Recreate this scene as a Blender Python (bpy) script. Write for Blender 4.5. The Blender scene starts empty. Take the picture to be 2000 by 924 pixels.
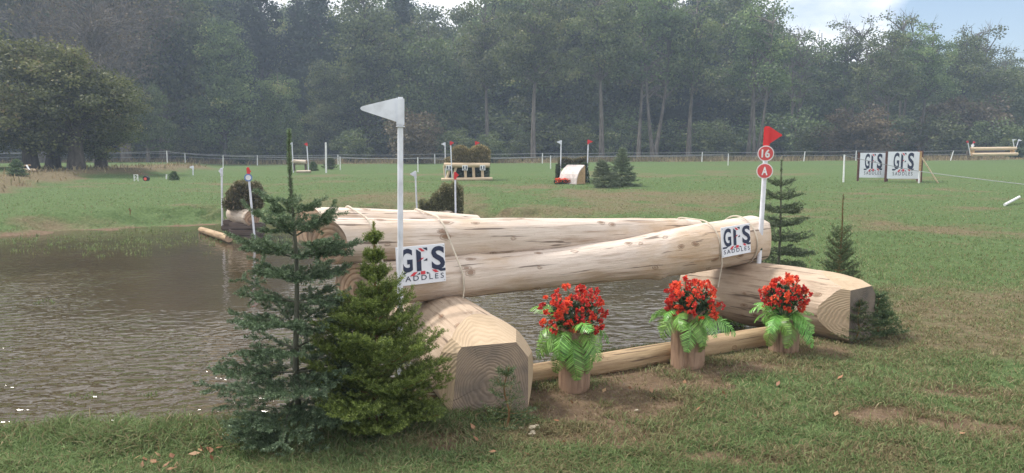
import bpy, bmesh, math, random
import numpy as np
from mathutils import Vector, Matrix

# ------------------------------------------------------------------ camera, world, sun, exposure
scene = bpy.context.scene
COL = scene.collection
R = math.radians
F_PX, CX, CY, HOR = 1444.0, 1000.0, 462.0, 300.0
CAM_Z = 1.6
PITCH = math.atan((CY - HOR) / F_PX)
cam_data = bpy.data.cameras.new("camera")
cam = bpy.data.objects.new("camera", cam_data); COL.objects.link(cam)
cam_data.sensor_width = 36; cam_data.lens = 36 * F_PX / 2000
cam_data.clip_start = 0.05; cam_data.clip_end = 3000
cam.location = (0, 0, CAM_Z); cam.rotation_euler = (math.pi / 2 - PITCH, 0, 0)
scene.camera = cam

SUN_EL, SUN_AZ = R(54), R(-66)          # azimuth from +Y towards +X
world = bpy.data.worlds.new("World"); scene.world = world; world.use_nodes = True
wn, wl = world.node_tree.nodes, world.node_tree.links
wn.clear()
def N(nodes, t, **kw):
    n = nodes.new(t)
    for k, v in kw.items():
        setattr(n, k, v)
    return n
sky = N(wn, 'ShaderNodeTexSky', sky_type='NISHITA', sun_disc=False)
sky.sun_elevation = SUN_EL; sky.sun_rotation = SUN_AZ; sky.air_density = 1.0; sky.dust_density = 1.5
tcw = N(wn, 'ShaderNodeTexCoord')
mpw = N(wn, 'ShaderNodeMapping'); mpw.inputs['Scale'].default_value = (1, 1, 2.4)
mpw.inputs['Location'].default_value = (0.13, 0.0, 0.0)
nzw = N(wn, 'ShaderNodeTexNoise'); nzw.inputs['Scale'].default_value = 2.6; nzw.inputs['Detail'].default_value = 9
nzw.inputs['Roughness'].default_value = 0.55
rmp = N(wn, 'ShaderNodeValToRGB'); rmp.color_ramp.elements[0].position = 0.31; rmp.color_ramp.elements[1].position = 0.45
rmp.color_ramp.elements[0].color = (0, 0, 0, 1)
# one clearer patch of blue up to the right
vd = N(wn, 'ShaderNodeVectorMath', operation='DOT_PRODUCT'); vd.inputs[1].default_value = Vector((0.550, 0.822, 0.150)).normalized()
mr = N(wn, 'ShaderNodeMapRange'); mr.inputs[1].default_value = 0.991; mr.inputs[2].default_value = 1.0
mr.inputs[3].default_value = 0.0; mr.inputs[4].default_value = 0.33
sb = N(wn, 'ShaderNodeMath', operation='SUBTRACT')
nz2 = N(wn, 'ShaderNodeTexNoise'); nz2.inputs['Scale'].default_value = 5; nz2.inputs['Detail'].default_value = 6
cr2 = N(wn, 'ShaderNodeValToRGB')
cr2.color_ramp.elements[0].position = 0.3; cr2.color_ramp.elements[0].color = (7.2, 7.4, 7.9, 1)
cr2.color_ramp.elements[1].position = 0.7; cr2.color_ramp.elements[1].color = (10.0, 9.9, 9.9, 1)
mxw = N(wn, 'ShaderNodeMixRGB')
bgw = N(wn, 'ShaderNodeBackground'); bgw.inputs[1].default_value = 0.11
ow = N(wn, 'ShaderNodeOutputWorld')
wl.new(tcw.outputs['Generated'], mpw.inputs[0]); wl.new(mpw.outputs[0], nzw.inputs['Vector']); wl.new(mpw.outputs[0], nz2.inputs['Vector'])
wl.new(tcw.outputs['Generated'], vd.inputs[0]); wl.new(vd.outputs['Value'], mr.inputs[0])
wl.new(nzw.outputs['Fac'], sb.inputs[0]); wl.new(mr.outputs[0], sb.inputs[1]); wl.new(sb.outputs[0], rmp.inputs[0])
wl.new(nz2.outputs['Fac'], cr2.inputs[0])
wl.new(rmp.outputs[0], mxw.inputs[0]); wl.new(sky.outputs[0], mxw.inputs[1]); wl.new(cr2.outputs[0], mxw.inputs[2])
wl.new(mxw.outputs[0], bgw.inputs[0]); wl.new(bgw.outputs[0], ow.inputs[0])

sd = bpy.data.lights.new("sun", 'SUN'); sd.energy = 3.2; sd.angle = R(9); sd.color = (1.0, 0.94, 0.86)
sun = bpy.data.objects.new("sun", sd); COL.objects.link(sun)
sv = Vector((math.sin(SUN_AZ) * math.cos(SUN_EL), math.cos(SUN_AZ) * math.cos(SUN_EL), math.sin(SUN_EL)))
sun.rotation_euler = (-sv).to_track_quat('-Z', 'Y').to_euler(); sun.location = (-20, 30, 40)

vs = scene.view_settings
vs.view_transform = 'Standard'; vs.look = 'None'; vs.gamma = 1; vs.exposure = 0.62; vs.use_curve_mapping = False
cy = scene.cycles
cy.max_bounces = 6; cy.diffuse_bounces = 3; cy.glossy_bounces = 3; cy.transmission_bounces = 4
cy.transparent_max_bounces = 6; cy.volume_bounces = 1; cy.use_denoising = True; cy.denoising_input_passes = 'RGB_ALBEDO_NORMAL'; cy.denoising_prefilter = 'ACCURATE'
cy.sample_clamp_indirect = 4; cy.caustics_reflective = False; cy.caustics_refractive = False
HAZE = 0.0016

# ------------------------------------------------------------------ helpers: noise, terrain, pixels to points
rng = np.random.default_rng(7)
random.seed(7)
_LAT = np.random.default_rng(11).random((256, 256))
def vnoise(x, y):
    xi = np.floor(x).astype(int); yi = np.floor(y).astype(int)
    fx = x - xi; fy = y - yi
    fx = fx * fx * (3 - 2 * fx); fy = fy * fy * (3 - 2 * fy)
    a = _LAT[xi & 255, yi & 255]; b = _LAT[(xi + 1) & 255, yi & 255]
    c = _LAT[xi & 255, (yi + 1) & 255]; d = _LAT[(xi + 1) & 255, (yi + 1) & 255]
    return (a * (1 - fx) + b * fx) * (1 - fy) + (c * (1 - fx) + d * fx) * fy
def fbm(x, y, o=4):
    s = 0; a = 0.5; t = 0
    for i in range(o):
        s = s + a * vnoise(x * 2 ** i + 17.3 * i, y * 2 ** i + 9.1 * i); t += a; a *= 0.5
    return s / t
def sstep(e0, e1, x):
    t = np.clip((x - e0) / (e1 - e0), 0, 1)
    return t * t * (3 - 2 * t)
WATER_Z = -0.18
def ray(px, py):
    v = np.array([(px - CX) / F_PX, 1.0, -(py - CY) / F_PX])
    c, s = math.cos(PITCH), math.sin(PITCH)
    return np.array([v[0], c * v[1] + s * v[2], -s * v[1] + c * v[2]])
def ATZ(px, py, z):
    r = ray(px, py); t = (z - CAM_Z) / r[2]
    return Vector((r[0] * t, r[1] * t, z))
def AT(px, py, Y):
    r = ray(px, py); t = Y / r[1]
    return Vector((r[0] * t, Y, CAM_Z + r[2] * t))
POND = [(-420, 826), (-60, 818), (120, 813), (300, 812), (430, 815), (640, 806), (900, 780), (1060, 748), (1300, 704), (1490, 672),
        (1500, 640), (1440, 600), (1415, 560), (1395, 520), (1330, 478), (1200, 455), (1050, 446), (850, 436), (600, 433), (450, 436),
        (300, 443), (150, 450), (0, 462), (-200, 480), (-500, 520), (-560, 640)]
PP = np.array([[ATZ(a, b, 0.04 if i < 7 else WATER_Z).x, ATZ(a, b, 0.04 if i < 7 else WATER_Z).y] for i, (a, b) in enumerate(POND)])
def pond_sd(x, y):
    """signed distance to the pond outline, negative inside"""
    x = np.asarray(x, float); y = np.asarray(y, float)
    d = np.full(x.shape, 1e9); inside = np.zeros(x.shape, bool)
    n = len(PP)
    for i in range(n):
        ax, ay = PP[i]; bx, by = PP[(i + 1) % n]
        ex, ey = bx - ax, by - ay
        t = np.clip(((x - ax) * ex + (y - ay) * ey) / (ex * ex + ey * ey), 0, 1)
        d = np.minimum(d, np.hypot(x - ax - t * ex, y - ay - t * ey))
        c = ((ay > y) != (by > y)) & (x < (bx - ax) * (y - ay) / ((by - ay) if by != ay else 1e-9) + ax)
        inside ^= c
    return np.where(inside, -d, d)
def azpx(x, y): return x / np.maximum(y, 0.5) * 1444.0 + 1000.0
def verge_d(x, y): return np.interp(azpx(x, y), [-400, 0, 100, 230, 400, 440], [16, 23, 27.5, 33, 42, 60])
def height(x, y):
    x = np.asarray(x, float); y = np.asarray(y, float)
    g = np.interp(y, [-50, 12, 20, 30, 45, 60, 90, 200, 1500], [0, 0, 0.22, 0.5, 0.7, 0.82, 0.95, 1.3, 3.0])
    side = sstep(25, 60, y) * (np.clip(x, -60, 60) / 60) * 0.38
    und = (fbm(x * 0.12 + 5, y * 0.12 + 3, 3) - 0.5) * 0.22 * sstep(8, 30, y)
    small = (fbm(x * 1.3, y * 1.3, 3) - 0.5) * 0.05
    h = g + side + und + small
    # raised verge under the oaks on the left
    h = h + 0.30 * sstep(0.0, 2.2, y - verge_d(x, y)) * sstep(440, 340, azpx(x, y)) * sstep(70, 55, y)
    s = pond_sd(x, y) + (fbm(x * 1.7, y * 1.7, 3) - 0.5) * np.interp(y, [4, 7, 16], [0.12, 0.2, 1.6])
    near = sstep(9, 5.5, y)
    w_out = 0.02 * near + 1.6 * (1 - near)
    k = sstep(-0.5, 1, (s) / (0.18 * near + 1.2 * (1 - near)))
    bed = -0.55
    edge = h * sstep(-0.02, 1.0, s / w_out) + (WATER_Z + 0.015) * (1 - sstep(-0.02, 1.0, s / w_out))
    return np.where(s > 0, edge, WATER_Z + 0.015 + (bed - WATER_Z) * sstep(0, 1.0, -s / (0.35 * near + 2.5 * (1 - near))))
def gz(x, y):
    return float(height(np.array([x]), np.array([y]))[0])
def G(px, py):
    """the point of the ground seen at a pixel"""
    r = ray(px, py); ts = np.geomspace(2.5, 400, 2600)
    z = CAM_Z + r[2] * ts; h = height(r[0] * ts, r[1] * ts)
    i = np.argmax(z <= h)
    t = ts[i] if z[i] <= h[i] else 70.0
    return Vector((r[0] * t, r[1] * t, gz(r[0] * t, r[1] * t)))

# ------------------------------------------------------------------ helpers: objects
def thing(name, label, cat, loc=(0, 0, 0), rz=0.0, group=None, kind=None):
    o = bpy.data.objects.new(name, None); COL.objects.link(o)
    o.empty_display_size = 0.2
    o.location = loc; o.rotation_euler = (0, 0, rz)
    o['label'] = label; o['category'] = cat
    if group: o['group'] = group
    if kind: o['kind'] = kind
    return o
def tag(o, label, cat, group=None, kind=None):
    o['label'] = label; o['category'] = cat
    if group: o['group'] = group
    if kind: o['kind'] = kind
    return o
def link(name, me, mats=None, parent=None, smooth=None, label=None):
    if mats is not None and not me.materials:
        for m in (mats if isinstance(mats, (list, tuple)) else [mats]):
            me.materials.append(m)
    if smooth is not None:
        me.polygons.foreach_set('use_smooth', [smooth] * len(me.polygons))
    o = bpy.data.objects.new(name, me); COL.objects.link(o)
    if parent is not None: o.parent = parent
    if label: o['label'] = label
    return o
def children(o): return [c for c in bpy.data.objects if c.parent == o]
_kids = {}
def dup(root, loc, rz, label, group=None, s=1.0):
    kids = _kids.setdefault(root.name, None)
    if kids is None:
        kids = _kids[root.name] = list(root.children)
    r = root.copy(); COL.objects.link(r); r.location = loc; r.rotation_euler = (0, 0, rz)
    r.scale = (s, s, s) if not isinstance(s, tuple) else s
    r['label'] = label
    if group: r['group'] = group
    for ch in kids:
        c = ch.copy(); COL.objects.link(c); c.parent = r
        for g in ch.children:
            d = g.copy(); COL.objects.link(d); d.parent = c
    return r
def np_mesh(name, V, Fc, attrs=None):
    """V (n,3); Fc: list of (m,k) int arrays"""
    me = bpy.data.meshes.new(name)
    if not isinstance(Fc, list): Fc = [Fc]
    Fc = [f for f in Fc if len(f)]
    me.vertices.add(len(V)); me.vertices.foreach_set('co', np.asarray(V, np.float32).ravel())
    loops = np.concatenate([f.ravel() for f in Fc]).astype(np.int32)
    tot = np.concatenate([np.full(len(f), f.shape[1], np.int32) for f in Fc])
    me.loops.add(len(loops)); me.loops.foreach_set('vertex_index', loops)
    me.polygons.add(len(tot))
    st = np.concatenate([[0], np.cumsum(tot)[:-1]]).astype(np.int32)
    me.polygons.foreach_set('loop_start', st)
    try: me.polygons.foreach_set('loop_total', tot)
    except Exception: pass
    for k, a in (attrs or {}).items():
        at = me.attributes.new(k, 'FLOAT', 'POINT'); at.data.foreach_set('value', np.asarray(a, np.float32))
    me.update(calc_edges=True)
    return me
class MB:
    """a bag of geometry that becomes one mesh"""
    def __init__(s): s.v = []; s.f = []; s.m = []
    def add(s, V, Fs, mi=0, M=None):
        b = len(s.v)
        for p in V:
            p = Vector(p); s.v.append(tuple(M @ p if M is not None else p))
        for f in Fs: s.f.append(tuple(i + b for i in f)); s.m.append(mi)
        return s
    def box(s, c, d, mi=0, M=None, bev=0.0):
        bm = bmesh.new(); bmesh.ops.create_cube(bm, size=1)
        for v in bm.verts: v.co = Vector((v.co.x * d[0] + c[0], v.co.y * d[1] + c[1], v.co.z * d[2] + c[2]))
        if bev > 0: bmesh.ops.bevel(bm, geom=bm.edges[:] , offset=bev, segments=2, affect='EDGES', clamp_overlap=True)
        bm.verts.index_update()
        s.add([v.co.copy() for v in bm.verts], [[v.index for v in f.verts] for f in bm.faces], mi, M); bm.free()
        return s
    def tube(s, pts, rad, seg=10, mi=0, caps=True, wob=0.0):
        pts = [Vector(p) for p in pts]; n = len(pts)
        if not hasattr(rad, '__len__'): rad = [rad] * n
        V = []; Fs = []
        up = None
        for i in range(n):
            t = (pts[min(i + 1, n - 1)] - pts[max(i - 1, 0)])
            if t.length < 1e-9: t = Vector((0, 0, 1))
            t.normalize()
            if up is None: up = t.orthogonal().normalized()
            up = (up - t * up.dot(t))
            if up.length < 1e-6: up = t.orthogonal()
            up.normalize(); w = t.cross(up)
            for k in range(seg):
                a = 2 * math.pi * k / seg
                rr = rad[i] * (1 + wob * math.sin(3 * a + i * 0.9) + wob * math.sin(a * 2 - i * 0.4))
                V.append(pts[i] + (up * math.cos(a) + w * math.sin(a)) * rr)
        for i in range(n - 1):
            for k in range(seg):
                Fs.append((i * seg + k, i * seg + (k + 1) % seg, (i + 1) * seg + (k + 1) % seg, (i + 1) * seg + k))
        if caps:
            Fs.append(tuple(range(seg))[::-1]); Fs.append(tuple((n - 1) * seg + k for k in range(seg)))
        s.add(V, Fs, mi); return s
    def prism(s, poly, y0, y1, mi=0, M=None):
        """polygon in x,z extruded along y"""
        n = len(poly)
        V = [(p[0], y0, p[1]) for p in poly] + [(p[0], y1, p[1]) for p in poly]
        Fs = [tuple(range(n)), tuple(range(n, 2 * n))[::-1]] + [(i, i + n, (i + 1) % n + n, (i + 1) % n) for i in range(n)]
        s.add(V, Fs, mi, M); return s
    def mesh(s, name):
        me = bpy.data.meshes.new(name); me.from_pydata(s.v, [], s.f); me.update()
        if any(s.m): me.polygons.foreach_set('material_index', s.m)
        bm = bmesh.new(); bm.from_mesh(me); bmesh.ops.recalc_face_normals(bm, faces=bm.faces[:]); bm.to_mesh(me); bm.free()
        return me
    def build(s, name, mats, parent=None, smooth=False, label=None):
        me = s.mesh(name)
        for m in (mats if isinstance(mats, (list, tuple)) else [mats]): me.materials.append(m)
        o = link(name, me, None, parent, smooth, label)
        if smooth:
            try: me.set_sharp_from_angle(angle=R(40))
            except Exception: pass
        return o

# ------------------------------------------------------------------ materials
def newmat(name):
    m = bpy.data.materials.new(name); m.use_nodes = True
    nt = m.node_tree; nt.nodes.clear()
    out = N(nt.nodes, 'ShaderNodeOutputMaterial')
    return m, nt.nodes, nt.links, out
def principled(ns, ls, out, col, rough=0.6, spec=0.4):
    p = N(ns, 'ShaderNodeBsdfPrincipled'); p.inputs['Roughness'].default_value = rough
    p.inputs['Specular IOR Level'].default_value = spec
    if col is not None: p.inputs['Base Color'].default_value = (*col, 1)
    ls.new(p.outputs[0], out.inputs[0]); return p
def noise(ns, ls, vec, scale, detail=4, rough=0.55, mapping=None, loc=(0, 0, 0)):
    if mapping:
        mp = N(ns, 'ShaderNodeMapping'); mp.inputs['Scale'].default_value = mapping; mp.inputs['Location'].default_value = loc
        ls.new(vec, mp.inputs[0]); vec = mp.outputs[0]
    n = N(ns, 'ShaderNodeTexNoise'); n.inputs['Scale'].default_value = scale; n.inputs['Detail'].default_value = detail
    n.inputs['Roughness'].default_value = rough; ls.new(vec, n.inputs['Vector']); return n.outputs['Fac']
def ramp(ns, ls, fac, stops):
    r = N(ns, 'ShaderNodeValToRGB'); cr = r.color_ramp
    while len(cr.elements) < len(stops): cr.elements.new(0.5)
    for e, (p, c) in zip(cr.elements, stops):
        e.position = p; e.color = (*c, 1) if hasattr(c, '__len__') else (c, c, c, 1)
    ls.new(fac, r.inputs[0]); return r.outputs[0]
def mix(ns, ls, fac, a, b, blend='MIX'):
    m = N(ns, 'ShaderNodeMixRGB', blend_type=blend)
    for i, v in ((0, fac), (1, a), (2, b)):
        if hasattr(v, 'is_output'): ls.new(v, m.inputs[i])
        elif i == 0: m.inputs[0].default_value = v
        else: m.inputs[i].default_value = (*v, 1)
    return m.outputs[0]
def math_(ns, ls, op, a, b=None):
    m = N(ns, 'ShaderNodeMath', operation=op)
    for i, v in ((0, a), (1, b)):
        if v is None: continue
        if hasattr(v, 'is_output'): ls.new(v, m.inputs[i])
        else: m.inputs[i].default_value = v
    return m.outputs[0]
def bump(ns, ls, p, h, strength, dist):
    b = N(ns, 'ShaderNodeBump'); b.inputs['Strength'].default_value = strength; b.inputs['Distance'].default_value = dist
    ls.new(h, b.inputs['Height']); ls.new(b.outputs[0], p.inputs['Normal']); return b

def mat_paint(name, col, rough=0.45, dirt=0.12):
    m, ns, ls, out = newmat(name); p = principled(ns, ls, out, None, rough)
    tc = N(ns, 'ShaderNodeTexCoord')
    f = noise(ns, ls, tc.outputs['Object'], 9, 5)
    ls.new(ramp(ns, ls, f, [(0.35, tuple(c * (1 - dirt * 1.6) for c in col)), (0.6, col)]), p.inputs['Base Color'])
    return m
def mat_log(name, light, mid, dark, stain, stain_amt=0.5, knots=True, scale=1.0, seed=0.0):
    m, ns, ls, out = newmat(name); p = principled(ns, ls, out, None, 0.62, 0.3)
    tc = N(ns, 'ShaderNodeTexCoord'); v = tc.outputs['Object']
    a = noise(ns, ls, v, 5.0 * scale, 8, 0.6, (0.22, 1, 1), (seed, seed, 0))
    col = ramp(ns, ls, a, [(0.3, mid), (0.5, light), (0.66, tuple(0.5 * (x + y) for x, y in zip(light, mid))), (0.8, mid)])
    b = noise(ns, ls, v, 26 * scale, 6, 0.65, (0.06, 1, 1), (seed * 2, 3, 0))
    col = mix(ns, ls, ramp(ns, ls, b, [(0.52, 0.0), (0.66, 0.7)]), col, dark)
    s = noise(ns, ls, v, 2.2 * scale, 5, 0.6, (0.45, 1, 1), (seed + 4, 1, 7))
    col = mix(ns, ls, ramp(ns, ls, s, [(0.50, 0.0), (0.64, stain_amt)]), col, stain)
    # hairline drying cracks along the log
    w = noise(ns, ls, v, 34 * scale, 3, 0.5, (0.035, 1, 1), (seed + 1, 5, 2))
    ck = ramp(ns, ls, w, [(0.335, 1.0), (0.36, 0.0)])
    col = mix(ns, ls, math_(ns, ls, 'MULTIPLY', ck, 0.75), col, (0.07, 0.045, 0.03))
    h = mix(ns, ls, 0.5, b, a)
    if knots:
        mp = N(ns, 'ShaderNodeMapping'); mp.inputs['Scale'].default_value = (0.8, 1.5, 1.5); mp.inputs['Location'].default_value = (seed, 0.3, 0.1)
        ls.new(v, mp.inputs[0])
        nz = N(ns, 'ShaderNodeTexNoise'); nz.inputs['Scale'].default_value = 9; ls.new(mp.outputs[0], nz.inputs['Vector'])
        wv = mix(ns, ls, 0.06, mp.outputs[0], nz.outputs['Color'], 'ADD')
        vo = N(ns, 'ShaderNodeTexVoronoi'); vo.inputs['Scale'].default_value = 5.0; ls.new(wv, vo.inputs['Vector'])
        kd = vo.outputs['Distance']
        kn = ramp(ns, ls, kd, [(0.0, 1.0), (0.11, 0.85), (0.13, 0.15), (0.165, 0.6), (0.20, 0.0)])
        col = mix(ns, ls, math_(ns, ls, 'MULTIPLY', kn, 0.8), col, (0.20, 0.105, 0.055))
        h = mix(ns, ls, 0.25, h, kn)
    sp = noise(ns, ls, v, 70, 2, 0.6)
    col = mix(ns, ls, ramp(ns, ls, sp, [(0.66, 0.0), (0.74, 0.5)]), col, dark)
    ls.new(col, p.inputs['Base Color'])
    bump(ns, ls, p, h, 0.9, 0.04)
    return m
def mat_end(name, light, dark, freq=150, grey=(0.16, 0.135, 0.115), cx=0.0, cz=0.0, crack=0.8):
    m, ns, ls, out = newmat(name); p = principled(ns, ls, out, None, 0.8, 0.2)
    tc = N(ns, 'ShaderNodeTexCoord'); v = tc.outputs['Object']
    mp = N(ns, 'ShaderNodeMapping'); mp.inputs['Scale'].default_value = (0.12, 1, 1); mp.inputs['Location'].default_value = (0, -cx, -cz)
    ls.new(v, mp.inputs[0])
    nz = N(ns, 'ShaderNodeTexNoise'); nz.inputs['Scale'].default_value = 4.5; nz.inputs['Detail'].default_value = 3
    ls.new(mp.outputs[0], nz.inputs['Vector'])
    vv = mix(ns, ls, 0.06, mp.outputs[0], nz.outputs['Color'], 'ADD')
    ln = N(ns, 'ShaderNodeVectorMath', operation='LENGTH')
    sx = N(ns, 'ShaderNodeSeparateXYZ'); cm = N(ns, 'ShaderNodeCombineXYZ')
    ls.new(vv, sx.inputs[0]); ls.new(sx.outputs[1], cm.inputs[1]); ls.new(sx.outputs[2], cm.inputs[2]); ls.new(sx.outputs[0], cm.inputs[0])
    ls.new(cm.outputs[0], ln.inputs[0])
    s = math_(ns, ls, 'SINE', math_(ns, ls, 'MULTIPLY', ln.outputs['Value'], freq * 1.0))
    rings = ramp(ns, ls, math_(ns, ls, 'ADD', math_(ns, ls, 'MULTIPLY', s, 0.5), 0.5), [(0.0, dark), (0.45, light), (1.0, light)])
    big = noise(ns, ls, v, 5, 5, 0.6)
    col = mix(ns, ls, ramp(ns, ls, big, [(0.4, 0.0), (0.65, 0.75)]), rings, grey)
    # saw marks and radial checks
    saw = noise(ns, ls, v, 60, 3, 0.5, (1, 0.12, 1))
    col = mix(ns, ls, ramp(ns, ls, saw, [(0.5, 0.0), (0.75, 0.35)]), col, dark)
    at = math_(ns, ls, 'ARCTAN2', sx.outputs[2], sx.outputs[1])
    c2 = N(ns, 'ShaderNodeCombineXYZ'); ls.new(at, c2.inputs[0])
    rad = noise(ns, ls, c2.outputs[0], 5.5, 2, 0.5)
    ck = ramp(ns, ls, rad, [(0.34, 1.0), (0.36, 0.0)])
    col = mix(ns, ls, math_(ns, ls, 'MULTIPLY', ck, crack), col, (0.04, 0.03, 0.022))
    ls.new(col, p.inputs['Base Color'])
    bump(ns, ls, p, mix(ns, ls, 0.5, s, saw), 0.35, 0.006)
    return m
def mat_leaf(name, dark, light, dry=None, transl=0.35, rough=0.55, noise_scale=None, hue=(0.468, 0.51)):
    """foliage: colour by the tint of each leaf"""
    m, ns, ls, out = newmat(name)
    at = N(ns, 'ShaderNodeAttribute', attribute_name='tint')
    oi = N(ns, 'ShaderNodeObjectInfo')
    stops = [(0.0, dark), (0.75, light)]
    if dry is not None: stops.append((1.0, dry))
    col = ramp(ns, ls, at.outputs['Fac'], stops)
    hs = N(ns, 'ShaderNodeHueSaturation')
    hs.inputs['Saturation'].default_value = 1.0
    mrn = N(ns, 'ShaderNodeMapRange'); mrn.inputs[3].default_value = 0.75; mrn.inputs[4].default_value = 1.3
    ls.new(oi.outputs['Random'], mrn.inputs[0]); ls.new(mrn.outputs[0], hs.inputs['Value']); ls.new(col, hs.inputs['Color'])
    mrh = N(ns, 'ShaderNodeMapRange'); mrh.inputs[3].default_value = hue[0]; mrh.inputs[4].default_value = hue[1]
    ls.new(oi.outputs['Random'], mrh.inputs[0]); ls.new(mrh.outputs[0], hs.inputs['Hue'])
    d = N(ns, 'ShaderNodeBsdfDiffuse'); t = N(ns, 'ShaderNodeBsdfTranslucent'); g = N(ns, 'ShaderNodeBsdfGlossy')
    g.inputs['Roughness'].default_value = rough; g.inputs['Color'].default_value = (0.6, 0.6, 0.6, 1)
    for b in (d, t): ls.new(hs.outputs[0], b.inputs[0])
    mx = N(ns, 'ShaderNodeMixShader'); mx.inputs[0].default_value = transl
    ls.new(d.outputs[0], mx.inputs[1]); ls.new(t.outputs[0], mx.inputs[2])
    m2 = N(ns, 'ShaderNodeMixShader'); m2.inputs[0].default_value = 0.05
    ls.new(mx.outputs[0], m2.inputs[1]); ls.new(g.outputs[0], m2.inputs[2]); ls.new(m2.outputs[0], out.inputs[0])
    return m
def mat_bark(name, a, b, scale=6):
    m, ns, ls, out = newmat(name); p = principled(ns, ls, out, None, 0.9, 0.15)
    tc = N(ns, 'ShaderNodeTexCoord')
    f = noise(ns, ls, tc.outputs['Object'], scale, 6, 0.65, (1, 1, 0.25))
    ls.new(ramp(ns, ls, f, [(0.35, a), (0.65, b)]), p.inputs['Base Color']); bump(ns, ls, p, f, 0.6, 0.03)
    return m

M = {}
M['beam'] = mat_log('peeled_wood', (0.64, 0.545, 0.465), (0.50, 0.40, 0.325), (0.30, 0.205, 0.14), (0.46, 0.31, 0.17), 0.6)
M['beam_end'] = mat_end('beam_end_grain', (0.44, 0.30, 0.20), (0.25, 0.15, 0.09), 190)
M['support'] = mat_log('weathered_peeled_wood', (0.47, 0.365, 0.27), (0.33, 0.235, 0.165), (0.18, 0.12, 0.08), (0.15, 0.10, 0.065), 0.65, seed=3.1)
M['support_end'] = mat_end('sawn_end_grain', (0.33, 0.25, 0.185), (0.235, 0.175, 0.128), 760, grey=(0.14, 0.115, 0.10), cx=0.02, cz=-0.02)
M['end_dark'] = mat_end('cracked_end_grain', (0.24, 0.195, 0.155), (0.14, 0.11, 0.085), 760, grey=(0.09, 0.08, 0.07), crack=1.0)
M['chamfer'] = mat_end('sawn_chamfer_grain', (0.50, 0.385, 0.265), (0.45, 0.34, 0.23), 760, grey=(0.40, 0.30, 0.2), cx=0.02, cz=-0.02, crack=0.15)
M['edge'] = mat_log('edge_log_wood', (0.43, 0.31, 0.185), (0.32, 0.22, 0.125), (0.2, 0.12, 0.06), (0.22, 0.13, 0.07), 0.5, seed=6.3)
M['stump'] = mat_log('stump_wood', (0.36, 0.24, 0.165), (0.25, 0.155, 0.105), (0.13, 0.08, 0.055), (0.17, 0.10, 0.065), 0.7, seed=9.3, scale=1.6)
M['rail'] = mat_log('machined_rail_wood', (0.63, 0.50, 0.35), (0.54, 0.42, 0.28), (0.4, 0.27, 0.15), (0.42, 0.28, 0.15), 0.3, knots=False, seed=2.3)
M['white_log'] = mat_log('pale_dry_log_wood', (0.60, 0.52, 0.43), (0.48, 0.39, 0.31), (0.3, 0.22, 0.16), (0.36, 0.26, 0.17), 0.4, seed=12.0)
M['sleeper'] = mat_log('dark_sleeper_wood', (0.13, 0.10, 0.085), (0.085, 0.065, 0.055), (0.04, 0.03, 0.025), (0.1, 0.075, 0.06), 0.5, knots=False, seed=1.0)
M['plank'] = mat_log('plank_wood', (0.50, 0.33, 0.17), (0.40, 0.25, 0.12), (0.26, 0.15, 0.07), (0.3, 0.18, 0.09), 0.4, knots=False, seed=4.0)
M['plastic'] = mat_paint('white_plastic', (0.74, 0.76, 0.82), 0.4, 0.14)
M['white'] = mat_paint('white_paint', (0.78, 0.78, 0.78), 0.5, 0.1)
M['pale_board'] = mat_paint('pale_painted_board', (0.55, 0.48, 0.45), 0.6, 0.2)
M['red'] = mat_paint('red_plastic', (0.66, 0.03, 0.035), 0.35, 0.06)
M['disc_red'] = mat_paint('faded_red_disc', (0.60, 0.085, 0.085), 0.45, 0.08)
M['navy'] = mat_paint('navy_print', (0.022, 0.03, 0.07), 0.5, 0.02)
M['logo_red'] = mat_paint('red_print', (0.62, 0.05, 0.07), 0.5, 0.02)
M['board'] = mat_paint('white_board', (0.76, 0.78, 0.84), 0.4, 0.04)
M['rope'] = mat_paint('pale_rope', (0.62, 0.55, 0.45), 0.8, 0.2)
M['tape'] = mat_paint('white_fence_rope', (0.30, 0.31, 0.33), 0.7, 0.1)
M['green_tape'] = mat_paint('dark_green_tape', (0.02, 0.06, 0.04), 0.5)
M['brown_post'] = mat_paint('brown_stained_board', (0.12, 0.04, 0.03), 0.6, 0.3)
M['blue'] = mat_paint('blue_plastic', (0.12, 0.22, 0.5), 0.5)
M['black'] = mat_paint('black_plastic', (0.02, 0.02, 0.022), 0.5)
M['orange'] = mat_paint('orange_red_print', (0.8, 0.12, 0.08), 0.5)
M['stone'] = mat_paint('pale_stone', (0.52, 0.45, 0.33), 0.85, 0.35)
M['flower'] = mat_leaf('red_petal', (0.50, 0.018, 0.015), (0.82, 0.07, 0.045), (0.88, 0.28, 0.12), 0.25, hue=(0.495, 0.512))
M['fern'] = mat_leaf('plastic_fern_green', (0.06, 0.19, 0.03), (0.26, 0.56, 0.13), None, 0.3, 0.35)
M['dleaf'] = mat_leaf('dark_flower_leaf', (0.015, 0.04, 0.015), (0.04, 0.10, 0.035), None, 0.2)
M['fir'] = mat_leaf('fir_needle', (0.036, 0.062, 0.034), (0.125, 0.180, 0.098), (0.23, 0.30, 0.18), 0.15)
M['fir_field'] = mat_leaf('field_fir_needle', (0.07, 0.10, 0.06), (0.20, 0.27, 0.16), (0.3, 0.36, 0.24), 0.25)
M['spruce'] = mat_leaf('spruce_needle', (0.045, 0.10, 0.02), (0.20, 0.33, 0.065), (0.34, 0.47, 0.13), 0.25)
M['spruce_dark'] = mat_leaf('dull_spruce_needle', (0.04, 0.07, 0.03), (0.10, 0.15, 0.06), (0.18, 0.2, 0.09), 0.15)
M['bark_fir'] = mat_bark('fir_bark', (0.07, 0.075, 0.055), (0.16, 0.16, 0.12), 30)
M['bark_twig'] = mat_bark('brown_twig_bark', (0.12, 0.07, 0.03), (0.28, 0.17, 0.08), 30)
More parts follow.
